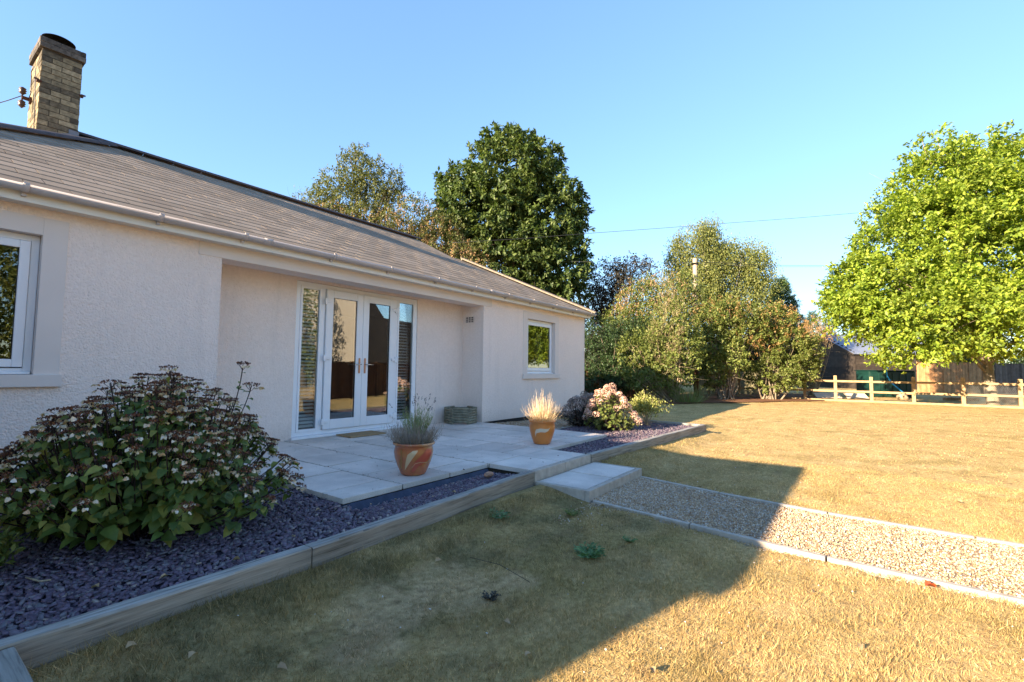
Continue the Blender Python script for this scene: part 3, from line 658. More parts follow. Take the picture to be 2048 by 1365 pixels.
u.add([(XL, YE+.02, ZE-e), (XR, YE+.02, ZE-e), (XR-a_, GY, zf(GY)-e), (GXX, GY, zf(GY)-e), (GXX, YR, ZR-e), (XL+YR-YE, YR, ZR-e)], [(0, 1, 2, 3, 4, 5)])
u.add([(XL, YB, ZE-e), (XR, YB, ZE-e), (XR-a_, YB-a_, zf(GY)-e), (GXX, YB-a_, zf(GY)-e), (GXX, YR, ZR-e), (XL+YR-YE, YR, ZR-e)], [(5, 4, 3, 2, 1, 0)])
u.add([(XR, YE, ZE-e), (XR, YB, ZE-e), (XR-a_, YB-a_, zf(GY)-e), (XR-a_, GY, zf(GY)-e)], [(0, 1, 2, 3)])
u.add([(XL, YE, ZE-e), (XL, YB, ZE-e), (XL+YR-YE, YR, ZR-e)], [(2, 1, 0)])
u.add([(GXX, GY, zf(GY)-e), (GXX, YB-a_, zf(GY)-e), (GXX, YR, ZR-e)], [(0, 1, 2)])
u.build('roof_slope', MT['slate'], H)
def ridge_run(a, b, name, mat, L=.42, r=.105, par=None):
    a, b = np.array(a, float), np.array(b, float); d = b-a; n = max(1, int(np.linalg.norm(d)/L)); out = MB(); s = np.cross([0, 0, 1.], d/np.linalg.norm(d)); s /= np.linalg.norm(s); up = np.cross(d/np.linalg.norm(d), s)
    for i in range(n):
        p0, p1 = a+d*(i/n)+d/np.linalg.norm(d)*.003, a+d*((i+1)/n)-d/np.linalg.norm(d)*.003; k = 8; V = []
        for p in (p0, p1):
            for j in range(k+1):
                t = math.pi*(j/k); q = p+s*math.cos(t)*r*1.15+up*(math.sin(t)*r*.62-.02); V.append(q)
            for j in range(k, -1, -1):
                t = math.pi*(j/k); q = p+s*math.cos(t)*(r*1.15-.012)+up*(math.sin(t)*(r*.62-.012)-.02); V.append(q)
        m = 2*k+2; out.add(V, [(j, (j+1) % m, m+(j+1) % m, m+j) for j in range(m)]+[tuple(range(m-1, -1, -1)), tuple(range(m, 2*m))])
    return out.build(name, mat, par)
ridge_run((1.67, YR, ZR+.03), (GXX+.03, YR, ZR+.03), 'ridge_tiles', MT['ridge'], par=roof)
hp = ridge_run((XR-a_, GY, zf(GY)+.035), (XR-.02, YE+.02, ZE+.045), 'hip_tiles', MT['hip'], par=roof)
ridge_run((XL+.02, YE+.02, ZE+.045), (XL+YR-YE, YR, ZR+.03), 'hip_tiles', MT['ridge'], par=roof)
ridge_run((XR-a_, YB-a_, zf(GY)+.035), (XR-.02, YB-.02, ZE+.045), 'hip_tiles', MT['hip'], par=roof)
mb = MB(); d_ = np.array([1, -1, -T]); L_ = np.linalg.norm(d_); s_ = np.cross([0, 0, 1.], d_/L_); s_ /= np.linalg.norm(s_)
P0 = np.array([XR-a_, GY, zf(GY)+.018]); P1 = np.array([XR-.05, YE+.05, ZE+.03])
mb.beam(P0-s_*.125, P1-s_*.125, .03, .035); mb.beam(P0+s_*.125, P1+s_*.125, .03, .035)
mb.add([P0-s_*.13+[0, 0, -.02], P0+s_*.13+[0, 0, -.02], P0+s_*.08+[-.02, .02, .07], P0+[-.02, .02, .095], P0-s_*.08+[-.02, .02, .07]], [(0, 1, 2, 3, 4)])
mb.build('mortar_bed', MT['mortar'], roof)
# fascia, soffit, gutter
fa = MB(); fa.box(XL+.12, 11.27, 5.665, 5.685, 2.59, 2.73); fa.box(11.27, 11.29, 5.665, 13.2, 2.59, 2.73); fa.build('fascia', MT['fascia'], H, bevel=.003)
MB().box(XL+.12, 11.26, 5.686, 5.838, 2.60, 2.612).build('soffit', MT['fascia'], H)
gm = MB()
def gutter(m, a, b, r=.056, n=12):
    a, b = np.array(a), np.array(b); d = (b-a)/np.linalg.norm(b-a); s = np.cross([0, 0, 1.], d); V = []
    for p in (a, b):
        for j in range(n+1): t = math.pi*j/n; V.append(p+s*math.cos(t)*r-np.array([0, 0, math.sin(t)*r]))
        for j in range(n, -1, -1): t = math.pi*j/n; V.append(p+s*math.cos(t)*(r-.004)-np.array([0, 0, math.sin(t)*(r-.004)-.001]))
    k = 2*n+2; m.add(V, [(j, (j+1) % k, k+(j+1) % k, k+j) for j in range(k)]+[tuple(range(k-1, -1, -1)), tuple(range(k, 2*k))], True)
gutter(gm, (XL, 5.60, 2.715), (11.40, 5.60, 2.705)); gutter(gm, (11.35, 5.6, 2.705), (11.35, 13.2, 2.705))
gt = gm.build('gutter', MT['gutter'], H)
for x in (.72, 1.67, 2.48, 3.61, 4.56, 5.55, 6.5, 7.5, 8.4, 9.35, 10.3, 11.1):
    g2 = MB(); gutter(g2, (x-.022, 5.60, 2.716), (x+.022, 5.60, 2.716), .061); g2.box(x-.018, x+.018, 5.535, 5.545, 2.712, 2.724); g2.box(x-.015, x+.015, 5.63, 5.664, 2.63, 2.70); g2.build('gutter_bracket', MT['gutter'], gt)
g2 = MB(); gutter(g2, (2.68, 5.60, 2.716), (2.78, 5.60, 2.716), .063); g2.build('gutter_joint', MT['gutter'], gt)
g2 = MB(); gutter(g2, (6.90, 5.60, 2.716), (7.03, 5.60, 2.716), .063); g2.build('gutter_joint', MT['gutter'], gt)
# chimney
CHX0, CHX1, CHY0, CHY1, CHT = 1.235, 1.66, 9.1, 9.82, 5.80
ch = MB(); bj = MB().box(CHX0+.006, CHX1-.006, CHY0+.006, CHY1-.006, 3.9, CHT-.01)
def ring(m, x0, x1, y0, y1, z, h, c, Lb=.215):
    g = .009
    for (a0, a1, fx) in ((x0, x1, 0), (y0, y1, 1)):
        for far in (0, 1):
            s = a0-(Lb/2 if c % 2 else 0)+R.uniform(-.005, .005)
            while s < a1-.01:
                p, q = max(s, a0)+g/2, min(s+Lb, a1)-g/2
                if q-p > .02:
                    o = R.uniform(-.0025, .0025)
                    if fx == 0: m.box(p, q, (y0 if not far else y1-.1)-(o if not far else 0), (y0+.1 if not far else y1)+(o if far else 0), z+g/2, z+h-g/2, .0015)
                    else: m.box((x0 if not far else x1-.1)-.002-(o if not far else 0), (x0+.1 if not far else x1)+.002+(o if far else 0), p, q, z+g/2, z+h-g/2, .0015)
                s += Lb
for c in range(24):
    z = 3.86+c*.0765
    if z+.0765 < CHT-.14: ring(ch, CHX0, CHX1, CHY0, CHY1, z, .0765, c)
chim = ch.build('chimney', MT['brick'], H); bj.build('mortar_core', MT['brickjoint'], chim)
cc = MB()
for c in range(2): ring(cc, CHX0-.028, CHX1+.028, CHY0-.028, CHY1+.028, CHT-.15+.075*c, .075, c+1)
cc.box(CHX0-.02, CHX1+.02, CHY0-.02, CHY1+.02, CHT-.145, CHT-.008); cc.build('chimney_cap', MT['bricktop'], chim)
cw = MB(); cx_, cy_ = (CHX0+CHX1)/2, 9.38
tl = np.array([0.03, -.02, 1.]); tl /= np.linalg.norm(tl)
cw.lathe([(.01, .182), (.10, .178), (.165, .168), (.185, .155), (.178, .150), (.01, .162)], (cx_-.01, cy_, CHT), 32)
for k in range(5): a = k*1.257; cw.tube([(cx_+.1*math.cos(a), cy_+.1*math.sin(a), CHT-.02), (cx_+.1*math.cos(a), cy_+.1*math.sin(a), CHT+.162)], .008, 6)
cw.lathe([(.11, -.02), (.11, .05), (.10, .05), (.10, -.02)], (cx_, cy_, CHT), 24); cw.build('cowl', MT['black'], chim)
fl = MB(); zc = 4.42
fl.add([(CHX0-.01, CHY0-.006, 4.02), (CHX1+.012, CHY0-.006, 4.2), (CHX1+.012, CHY0-.006, 4.60), (CHX1-.10, CHY0-.006, 4.60), (CHX1-.10, CHY0-.006, 4.535), (CHX0-.01, CHY0-.006, 4.42)], [(0, 1, 2, 3, 4, 5)])
fl.add([(CHX1+.006, CHY0, 4.2), (CHX1+.006, CHY1, 4.2), (CHX1+.006, YR, 4.74), (CHX1+.006, CHY0, 4.62)], [(0, 1, 2, 3)])
fl.build('flashing', MT['lead'], chim)
ins = MB(); bx, by, bz = CHX0-.012, 9.5, 5.0
ins.box(bx-.10, bx, by-.02, by+.02, bz-.02, bz+.02).box(bx-.03, bx-.005, by-.04, by+.04, bz-.05, bz+.03).tube([(bx-.10, by, bz-.12), (bx-.10, by, bz+.14)], .009, 8)
ib = ins.build('insulator_bracket', MT['rust'], chim)
for dz in (-.10, .09): MB().lathe([(.008, -.055), (.025, -.035), (.042, -.02), (.03, -.005), (.045, .012), (.03, .025), (.04, .04), (.01, .06)], (bx-.10, by, bz+dz), 16).build('insulator', MT['ceramic'], ib)
MB().tube([(bx-.10, by-.02, bz+.02), (bx-.25, by-.12, bz-.16), (bx-.45, by-.3, bz-.40), (bx-.9, by-.6, bz-.75)], .006, 6).tube([(CHX0-.01, 9.2, 4.4), (CHX0-.012, 9.3, 5.0), (CHX0-.02, 9.36, 5.42), (CHX0-.035, 9.42, 5.47), (CHX0-.045, 9.47, 5.40), (CHX0-.03, 9.48, 5.1), (bx-.03, by, bz+.03)], .006, 6).build('cable', MT['cable'], ib)
for x, y_ in ((CHX0-.01, CHY0+.01), (CHX1+.01, CHY0+.02)):
    MB().box(x-.025, x+.025, y_-.03, y_+.03, 5.14, 5.165).box(x-.05 if x < 1.4 else x, x if x < 1.4 else x+.05, y_-.008, y_+.008, 5.165, 5.185).build('iron_strap', MT['rust'], chim)
# flat roofed wing to the left (casts the long shadow over patio and lawn)
wg = thing('flat_roof_wing', 'low flat-roofed rendered wing joined to the bungalow beside the camera', 'building', (-3, 4, 0))
wm = MB(); wm.box(-4.95, -.95, 2.78, 5.82, 0, 2.50); wm.build('wall', MT['render'], wg); MB().box(-5.02, -.88, 2.70, 5.80, 2.505, 2.62).build('roof', MT['lead'], wg)
MB().box(-4.0, -2.2, 2.74, 2.775, .02, 2.1).build('door', MT['pvc'], wg)
# doormat
o = MB().box(4.21, 4.84, 5.92, 6.30, .203, .222).build('doormat', MT['mat'], loc=(4.52, 6.1, .203), bevel=.004)
o.rotation_euler = (0, 0, rad(-1)); tag(o, 'plain brown coir doormat on the slabs in front of the glazed doors', 'doormat')
# ================= PLANTS NEAR =================
RIGHT = RM[:, 0]; RIGHT2 = np.array([RIGHT[0], RIGHT[1], 0]); RIGHT2 /= np.linalg.norm(RIGHT2); FWD2 = np.array([-RIGHT2[1], RIGHT2[0], 0])
def bez(a, b, c, n):
    t = np.linspace(0, 1, n)[:, None]; return (1-t)**2*a+2*t*(1-t)*b+t*t*c
def hydrangea(name, label, c, ru, rv, ztop, zb, nst, leafn, lmat, heads, group, seed, lsz=(.05, .085), stem=.0034, extra=()):
    rg = np.random.default_rng(seed); c = np.array(c, float)
    t = thing(name, label, 'shrub', tuple(c), group); stems = MB(); LC, LD, LN, LL = [], [], [], []; HP, HD = [], []
    targets = []
    for i in range(nst):
        a = rg.uniform(0, 2*math.pi); r = math.sqrt(rg.random())*.99
        targets.append((r*math.cos(a), r*math.sin(a), rg.uniform(.86, 1.04)))
    for (u, v, s) in targets+[(e[0], e[1], None, e[2]) for e in extra] if False else targets:
        zt = np.interp(u, [q[0] for q in ztop], [q[1] for q in ztop]); r2 = u*u+v*v
        z = zb+.12+(zt-zb-.12)*(max(0, 1-r2))**.42*s
        head = np.array([c[0], c[1], 0])+RIGHT2*u*ru+FWD2*v*rv+np.array([0, 0, z])
        base = np.array([c[0], c[1], zb])+RIGHT2*u*ru*.3+FWD2*v*rv*.3
        mid = base*.5+head*.5+(head-base)*[.16, .16, -.06]+rg.normal(size=3)*[.05, .05, .02]
        P = bez(base, mid, head, 7); stems.tube(P, [stem*1.5]*3+[stem]*4, 4, cap=False)
        HP.append(head); HD.append(unit(P[-1]-P[-2]))
        for k in range(leafn):
            tt = 1-.72*rg.random()**1.35-.03; q = bez(base, mid, head, 21)[int(tt*20)]
            a = rg.uniform(0, 2*math.pi); d = np.array([math.cos(a), math.sin(a), rg.uniform(-.75, .2)])
            out = unit(q-np.array([c[0], c[1], q[2]])+1e-6); d = d+out*.7
            LC.append(q+unit(d)*.02); LD.append(d); LN.append(np.array([0, 0, 1.])+out*.6+rg.normal(size=3)*.35); LL.append(rg.uniform(*lsz)*(1.15 if tt < .6 else .85))
    for (pb, ph) in extra:
        pb, ph = np.array(pb, float), np.array(ph, float); P = bez(pb, (pb+ph)/2+[.02, 0, 0], ph, 7); stems.tube(P, stem, 4, cap=False); HP.append(ph); HD.append(unit(P[-1]-P[-2]))
        for k in range(4): LC.append(P[3+k % 3]); LD.append(rg.normal(size=3)*[1, 1, .4]); LN.append(np.array([0, 0, 1.])); LL.append(rg.uniform(.03, .05))
    LL = np.array(LL); V, Fc = big_leaves(np.array(LC), np.array(LD), np.array(LN), LL, LL*rg.uniform(.62, .85, len(LL)), .16, .35)
    arr_mesh('foliage', V, Fc, lmat, t, smooth=True)
    HP, HD = np.array(HP), np.array(HD)
    if heads == 'lace':
        fc, fd, fl, pc, pd, pn = [], [], [], [], [], []
        for p, d in zip(HP, HD):
            R0 = rg.uniform(.03, .055); up = unit(d*.5+np.array([0, 0, 1.]))
            s1 = unit(np.cross(up, [1, .3, 0])); s2 = np.cross(up, s1)
            for k in range(5):
                a = rg.uniform(0, 6.28); stems.tube([p-up*.035, p+(s1*math.cos(a)+s2*math.sin(a))*R0*.7], .0014, 3, cap=False)
            for k in range(60):
                a = rg.uniform(0, 6.28); r = R0*math.sqrt(rg.random()); fc.append(p+(s1*math.cos(a)+s2*math.sin(a))*r+up*(.012-r*.15)); fd.append(rg.normal(size=3)+up); fl.append(rg.uniform(.008, .016))
            for k in range(int(rg.integers(3, 8))):
                a = rg.uniform(0, 6.28); q = p+(s1*math.cos(a)+s2*math.sin(a))*R0*rg.uniform(.95, 1.3)-up*.006
                n_ = up+rg.normal(size=3)*.5
                for j in range(3): b = rg.uniform(0, 6.28); pc.append(q); pd.append((s1*math.cos(b)+s2*math.sin(b))-up*rg.uniform(.1, .6)); pn.append(n_)
        fc, fd, fl = np.array(fc), np.array(fd), np.array(fl); V, Fc = leaves(fc, fd, rg.normal(size=fd.shape), fl, fl*.8); arr_mesh('flower_heads', V, Fc, MT['floret'], t)
        pc = np.array(pc); L = rg.uniform(.014, .028, len(pc)); V, Fc = big_leaves(pc, np.array(pd), np.array(pn), L, L*.95, .15, .3); arr_mesh('sepals', V, Fc, MT['pet_cream'], t)
    else:
        pc, pd, pn = [], [], []
        for p, d in zip(HP, HD):
            if rg.random() < .12: continue
            R0 = rg.uniform(.045, .075)
            for k in range(60):
                o = unit(rg.normal(size=3)+[0, 0, .4]); b = unit(np.cross(o, rg.normal(size=3))); pc.append(p+o*R0*[1, 1, .75]-b*.006); pd.append(b+o*.2); pn.append(o)
        pc = np.array(pc); L = rg.uniform(.016, .028, len(pc)); V, Fc = leaves(pc, np.array(pd), np.array(pn), L, L*.95, .12); arr_mesh('flower_heads', V, Fc, heads, t)
    stems.build('stems', MT['stem_dark'], t)
    return t
ZT_ = [(-1, .60), (-.8, .74), (-.62, .84), (-.40, .90), (-.27, 1.02), (-.05, 1.13), (.12, 1.17), (.3, 1.12), (.45, 1.02), (.62, .98), (.8, .86), (.93, .74), (1, .62)]
hydrangea('lacecap_hydrangea', 'large hydrangea with browned lace flower heads in the slate bed by the left window', (1.13, 3.78, .16), .97, .80, ZT_, .16, 350, 12, MT['lf_hyd'], 'lace', None, 3, lsz=(.05, .09), extra=[(tuple(at(462, 830, 3.0)), tuple(at(486, 730, 2.95))), (tuple(at(470, 850, 3.0)), tuple(at(503, 772, 2.95))), (tuple(at(345, 830, 3.05)), tuple(at(338, 737, 3.0)))])
hydrangea('mophead_hydrangea', 'sunlit hydrangea with pale pink flower heads in the shrub bed', (7.95, 3.58, .15), .50, .42, [(-1, .5), (-.6, .85), (-.3, .98), (.1, .92), (.5, .72), (.8, .60), (1, .42)], .15, 125, 6, MT['lf_lilac'], MT['pet_pink'], None, 5, (.05, .09))
hydrangea('shaded_hydrangea', 'hydrangea between the pink one and the house wall, shade put into its colour', (8.15, 4.30, .14), .48, .35, [(-1, .45), (-.3, .68), (.3, .8), (1, .6)], .14, 80, 6, MT['lf_dark'], MT['pet_dull'], None, 6, (.04, .07))
# small leafy plant at the left edge
def leafy(name, label, cat, c, r, h, n, L, mat, stemn=14, sm='stem_tan', seed=1, flat=.5, low=.35):
    rg = np.random.default_rng(seed); t = thing(name, label, cat, c); c = np.array(c, float); st = MB(); C, D, NN = [], [], []
    for i in range(stemn):
        a = rg.uniform(0, 6.28); rr = r*math.sqrt(rg.random()); top = c+[rr*math.cos(a), rr*math.sin(a), h*(1-.45*(rr/r)**2)*rg.uniform(.8, 1.05)]
        P = bez(c+[.1*rr*math.cos(a), .1*rr*math.sin(a), 0], c+[.35*rr*math.cos(a), .35*rr*math.sin(a), h*.5], top, 8); st.tube(P, [.005*max(h, .3)]*4+[.003]*4, 4, cap=False)
        for k in range(n//stemn):
            j = rg.uniform(low, 1); q = P[int(j*7)]+rg.normal(size=3)*r*.13; C.append(q); D.append(rg.normal(size=3)+[0, 0, .35]); NN.append(rg.normal(size=3)*.6+[0, 0, 1])
    C, D, NN = map(np.array, (C, D, NN)); LL = rg.uniform(*L, len(C)); V, Fc = leaves(C, D, NN, LL, LL*flat); arr_mesh('foliage', V, Fc, mat, t); st.build('stems', MT[sm], t); return t
p = at(8, 1120, 2.72); leafy('leafy_plant', 'small light green leafy plant at the left edge of the slate bed', 'plant', (.44, 3.52, .15), .12, .26, 380, (.03, .055), MT['lf_lilac'], 16, 'lav_green', 4)
leafy('golden_shrub', 'small yellow-green shrub at the far end of the shrub bed', 'shrub', (9.16, 3.35, .14), .46, .68, 3000, (.03, .05), MT['lf_shrub'], 30, 'stem_tan', 5, .6, .62)
# pots
def pot(name, label, c, prof, mat, rimr):
    t = thing(name, label, 'plant pot', c); m = MB().lathe(prof, c, 48); m.build('body', mat, t); zr = prof[-1][1]
    a = MB(); n = len(a.v); a.lathe([(0.001, zr-.03), (rimr-.02, zr-.035)], c, 32); a.build('compost', MT['soil'], t); return t
P1 = (3.20, 3.50, .203)
pot1 = pot('swirl_pot', 'glazed terracotta pot with red and cream swirls holding lavender', P1, [(.001, .002), (.112, 0), (.122, .01), (.156, .09), (.181, .16), (.189, .22), (.180, .262), (.184, .278), (.200, .285), (.203, .297), (.195, .306), (.178, .302), (.166, .27), (.160, .24)], MT['pot'], .18)
P2 = (5.60, 3.55, .203)
pot2 = pot('orange_pot', 'bright orange glazed pot with a cream swirl holding dry grass', P2, [(.001, .002), (.108, 0), (.118, .012), (.150, .10), (.173, .18), (.180, .24), (.172, .285), (.182, .296), (.190, .306), (.188, .318), (.170, .316), (.160, .28), (.155, .25)], MT['pot2'], .17)
def radius_at(prof, z): return np.interp(z, [p_[1] for p_ in prof], [p_[0] for p_ in prof])
prof2 = [(.118, .012), (.150, .10), (.173, .18), (.180, .24), (.172, .285)]
prof1 = [(.122, .01), (.156, .09), (.181, .16), (.189, .22), (.180, .262)]
def decal(c, prof, pts, wd, mat, parent, name='swirl', off=.0025):
    """ribbon wrapped on the pot surface; pts = (angle, z, width)"""
    V = []; n = 40; A = np.interp(np.linspace(0, 1, n), np.linspace(0, 1, len(pts)), [q[0] for q in pts]); Zz = np.interp(np.linspace(0, 1, n), np.linspace(0, 1, len(pts)), [q[1] for q in pts]); Wd = np.interp(np.linspace(0, 1, n), np.linspace(0, 1, len(pts)), [q[2] for q in pts])
    K = 5
    for i in range(n):
        for k in range(K):
            z = Zz[i]+Wd[i]*(k/(K-1)-.5); r = radius_at(prof, z)+off; V.append((c[0]+r*math.cos(A[i]), c[1]+r*math.sin(A[i]), c[2]+z))
    MB().add(V, [(i*K+k, (i+1)*K+k, (i+1)*K+k+1, i*K+k+1) for i in range(n-1) for k in range(K-1)], True).build(name, mat, parent)
vd = math.atan2(-P2[1], -P2[0])     # direction from the pot to the viewer
decal(P2, prof2, [(vd-.62, .10, .004), (vd-.60, .14, .05), (vd-.45, .185, .055), (vd-.1, .20, .05), (vd+.25, .195, .05), (vd+.5, .205, .03), (vd+.62, .235, .003)], .05, MT['swirl'], pot2)
vd = math.atan2(-P1[1], -P1[0])
redm = plain('red_slip', (.40, .085, .05), .28, .5, .1); brm = plain('ochre_slip', (.30, .13, .035), .28, .5, .1); crm = plain('pale_slip', (.52, .38, .22), .28, .5, .1)
decal(P1, prof1, [(vd-1.0, .07, .02), (vd-.75, .12, .09), (vd-.6, .19, .10), (vd-.7, .25, .02)], .05, brm, pot1)
decal(P1, prof1, [(vd-.55, .06, .004), (vd-.3, .16, .10), (vd-.05, .21, .07), (vd+.2, .245, .01)], .05, crm, pot1)
decal(P1, prof1, [(vd-.1, .05, .02), (vd+.1, .10, .10), (vd+.35, .15, .09), (vd+.75, .20, .12), (vd+1.1, .22, .05)], .05, redm, pot1, off=.0035)
decal(P1, prof1, [(vd-.1, .085, .004), (vd+.1, .125, .006), (vd+.35, .135, .006), (vd+.8, .125, .004)], .05, crm, pot1, off=.0045)
# lavender
def twigs(rg, c, n, r0, spread, hmin, hmax, curl=.2):
    out = []
    for i in range(n):
        a = rg.uniform(0, 6.28); q = math.sqrt(rg.random()); b = c+np.array([math.cos(a)*r0*q, math.sin(a)*r0*q, 0]); s = spread*q*rg.uniform(.6, 1.2); h = rg.uniform(hmin, hmax)*(1-.25*q)
        top = b+[math.cos(a)*s, math.sin(a)*s, h]+rg.normal(size=3)*.015; mid = b*.5+top*.5+[math.cos(a)*s*curl, math.sin(a)*s*curl, -h*.05]; out.append((b, mid, top))
    return out
def ribbons(tw, w, n=5):
    V, Fc = [], []; rg = np.random.default_rng(4)
    for b, m, t_ in tw:
        P = bez(b, m, t_, n); s = unit(rg.normal(size=3)*[1, 1, .1]); o = len(V)
        for i in range(n): ww = w*(1-.75*i/(n-1)); V += [P[i]-s*ww, P[i]+s*ww]
        for i in range(n-1): Fc += [[o+2*i, o+2*i+1, o+2*i+3], [o+2*i, o+2*i+3, o+2*i+2]]
    return np.array(V), np.array(Fc)
rg = np.random.default_rng(21); c1 = np.array([P1[0], P1[1], P1[2]+.28])
lv = thing('lavender', 'woody grey lavender with a few tall dark flower spikes in the swirled pot', 'plant', tuple(c1))
tw = twigs(rg, c1, 480, .15, .12, .06, .24); V, Fc = ribbons(tw, .0030)
sub = []
for b, m, t_ in tw:
    for k in range(4): q = bez(b, m, t_, 6)[int(rg.integers(2, 6))]; sub.append((q, q+rg.normal(size=3)*.012+[0, 0, .015], q+rg.normal(size=3)*[.022, .022, .01]+[0, 0, .035]))
V2, F2 = ribbons(sub, .0018, 3); J = join([(V, Fc), (V2, F2)]); arr_mesh('woody_twigs', J[0], J[1], MT['lav_grey'], lv)
tw = twigs(rg, c1+[.02, 0, .10], 120, .08, .10, .14, .27); sub = []
for b, m, t_ in tw:
    for k in range(9): q = bez(b, m, t_, 8)[int(rg.integers(3, 8))]; sub.append((q, q+rg.normal(size=3)*.004+[0, 0, .012], q+rg.normal(size=3)*[.012, .012, .004]+[0, 0, .032]))
V, Fc = ribbons(tw, .0014); V2, F2 = ribbons(sub, .0017, 3); J = join([(V, Fc), (V2, F2)]); arr_mesh('green_shoots', J[0], J[1], MT['lav_green'], lv)
tw = twigs(rg, c1+[.02, 0, .2], 46, .05, .24, .18, .36, .1); V, Fc = ribbons(tw, .0011); bd = []
BC, BD = [], []
for b, m, t_ in tw:
    d = unit(t_-m)
    for k in range(9): BC.append(t_-d*.028*rg.random()+rg.normal(size=3)*.002); BD.append(rg.normal(size=3)*.4+d)
V2, F2 = leaves(np.array(BC), np.array(BD), rg.normal(size=(len(BC), 3)), .011, .006); arr_mesh('flower_stalks', V, Fc, MT['lav_grey'], lv); arr_mesh('flower_spikes', V2, F2, MT['lav_bud'], lv)
# dry grass
c2 = np.array([P2[0], P2[1], P2[2]+.29]); dg = thing('dry_grass_tuft', 'dead straw-coloured grass catching the sun in the orange pot', 'plant', tuple(c2))
tw = twigs(rg, c2, 330, .13, .15, .10, .34, .35)+twigs(rg, c2, 130, .10, .12, .26, .50, .5)
tw = [(a_, m_+rg.normal(size=3)*.022, e_+rg.normal(size=3)*.03) for a_, m_, e_ in tw]
for (dx, dz) in ((-.42, .16), (-.30, .24), (.27, .22), (.22, .30), (-.2, .3), (.3, .12)):
    b = c2+RIGHT2*dx*.2; t_ = c2+RIGHT2*dx+[0, 0, dz]; tw.append((b, b*.4+t_*.6+[0, 0, .14], t_))
V, Fc = ribbons(tw, .0028, 7); arr_mesh('blades', V, Fc, MT['straw'], dg)
# hexagonal planter
hc = np.array([6.69, 6.06, .203]); hp_ = thing('hexagonal_planter', 'empty hexagonal planter of stacked half-round timber in the wall corner', 'planter', tuple(hc))
for k in range(12):
    lay = k; z = .024+k*.0235
    for sd in range(6):
        if (sd+lay) % 2: continue
        m = MB()
        a0, a1 = math.pi/3*sd+.2, math.pi/3*(sd+1)+.2; r_ = .285
        a = hc+[r_*math.cos(a0), r_*math.sin(a0), z]; b = hc+[r_*math.cos(a1), r_*math.sin(a1), z]; e_ = unit(b-a)*.018
        m.tube([a-e_, b+e_], [.0215, .0215], 10, smooth=True); m.build('rail', MT['planter'], hp_)
# stones, leaves, weeds
o = MB().lathe([(.001, -.02), (.03, -.015), (.045, .0), (.04, .02), (.02, .032), (.001, .036)], (0, 0, 0), 14); o.v = [(x*1.5+.006*math.sin(9*y), y*.8, z) for x, y, z in o.v]; o = o.build('terracotta_stone', MT['rednugget'], loc=(0, 0, 0)); o.location = (3.72, 2.98, .17); tag(o, 'reddish stone lying on the slate between patio and timber', 'stone')
def flatleaf(name, label, cat, group, x, y, z, L, mat, rg):
    a = rg.uniform(0, 6.28); d = np.array([[math.cos(a), math.sin(a), rg.uniform(-.1, .25)]]); n_ = np.array([[0, 0, 1.]])+rg.normal(size=(1, 3))*.25
    V, Fc = big_leaves(np.array([[x, y, z]]), d, n_, L, L*.7, .5, .25); o = arr_mesh(name, V, Fc, mat, loc=(x, y, z)); return tag(o, label, cat, group)
rg = np.random.default_rng(5)
from_px = lambda px, py, z=.03: (lambda d: CAM+(z-CAMH)/d[2]*d)(RM @ np.array([px-CX, py-CY, F]))
for px, py in [(440, 1205), (324, 1235), (252, 1262), (376, 1330), (553, 1330), (248, 1330), (760, 1093), (725, 1100), (745, 1102), (715, 1097), (575, 1155), (1000, 935), (1010, 1230), (1925, 1002), (1626, 1180), (870, 1125), (1310, 1340), (1720, 1290), (1210, 1010), (1050, 1300)]:
    q = from_px(px, py, .035); flatleaf('fallen_leaf', 'small curled dry leaf fallen on the lawn', 'leaf', 'dry leaves fallen on the lawn', q[0], q[1], lawn_h(q[0], q[1])+.02, rg.uniform(.03, .05), MT['fallen'], rg)
q = from_px(1850, 1172, .03); o = flatleaf('fallen_leaf', 'bright red-orange curled leaf on the sunny lawn below the path', 'leaf', None, q[0], q[1], .03, .07, leafm('red_leaf', (.5, .07, .02), (.55, .1, .03), (.6, .15, .05), .2), rg)
for px, py in [(335, 1153), (58, 1182), (198, 1175), (480, 1120), (640, 1020), (865, 995), (530, 1105), (700, 1000), (905, 985), (740, 1010), (790, 1000), (590, 1075)]:
    q = from_px(px, py, .17); flatleaf('shrivelled_leaf', 'small pale shrivelled leaf lying on the slate chippings', 'leaf', 'dry leaves on the slate bed', q[0], q[1], .172, rg.uniform(.02, .04), MT['fallen'], rg)
for px, py in [(755, 933), (655, 934), (925, 940), (600, 928), (1085, 925), (835, 906), (700, 893), (672, 905), (1010, 905), (1060, 918), (1115, 912), (905, 915), (1140, 905)]:
    q = from_px(px, py, .205); flatleaf('leaf_scrap', 'tiny dark leaf scrap lying on the patio slabs', 'leaf', 'leaf scraps on the patio', q[0], q[1], .206, rg.uniform(.014, .026), MT['floret'], rg)
n = 900; x = NR.uniform(2.3, 7.0, n); y = NR.uniform(3.28, 6.3, n); snap = NR.random(n) < .55; gxa = np.array(gx); x = np.where(snap, gxa[np.abs(gxa[None]-x[:, None]).argmin(1)]+NR.normal(0, .012, n), x)
V, Fc = stones(x, y, np.full(n, .2055), NR.uniform(.0015, .005, n)); tag(arr_mesh('patio_crumbs', V, Fc, MT['soil']), 'crumbs of soil and plant litter along the patio joints', kind='stuff')
n = 170; x, y = polar_points(n, 1.6, 7, 1.0); k = outside_built(x, y); V, Fc = stones(x[k], y[k], lawn_h(x[k], y[k])+.014, NR.uniform(.003, .0075, k.sum())); tag(arr_mesh('white_grit', V, Fc, MT['pebble']), 'white grit and snail shell bits scattered in the lawn', kind='stuff')
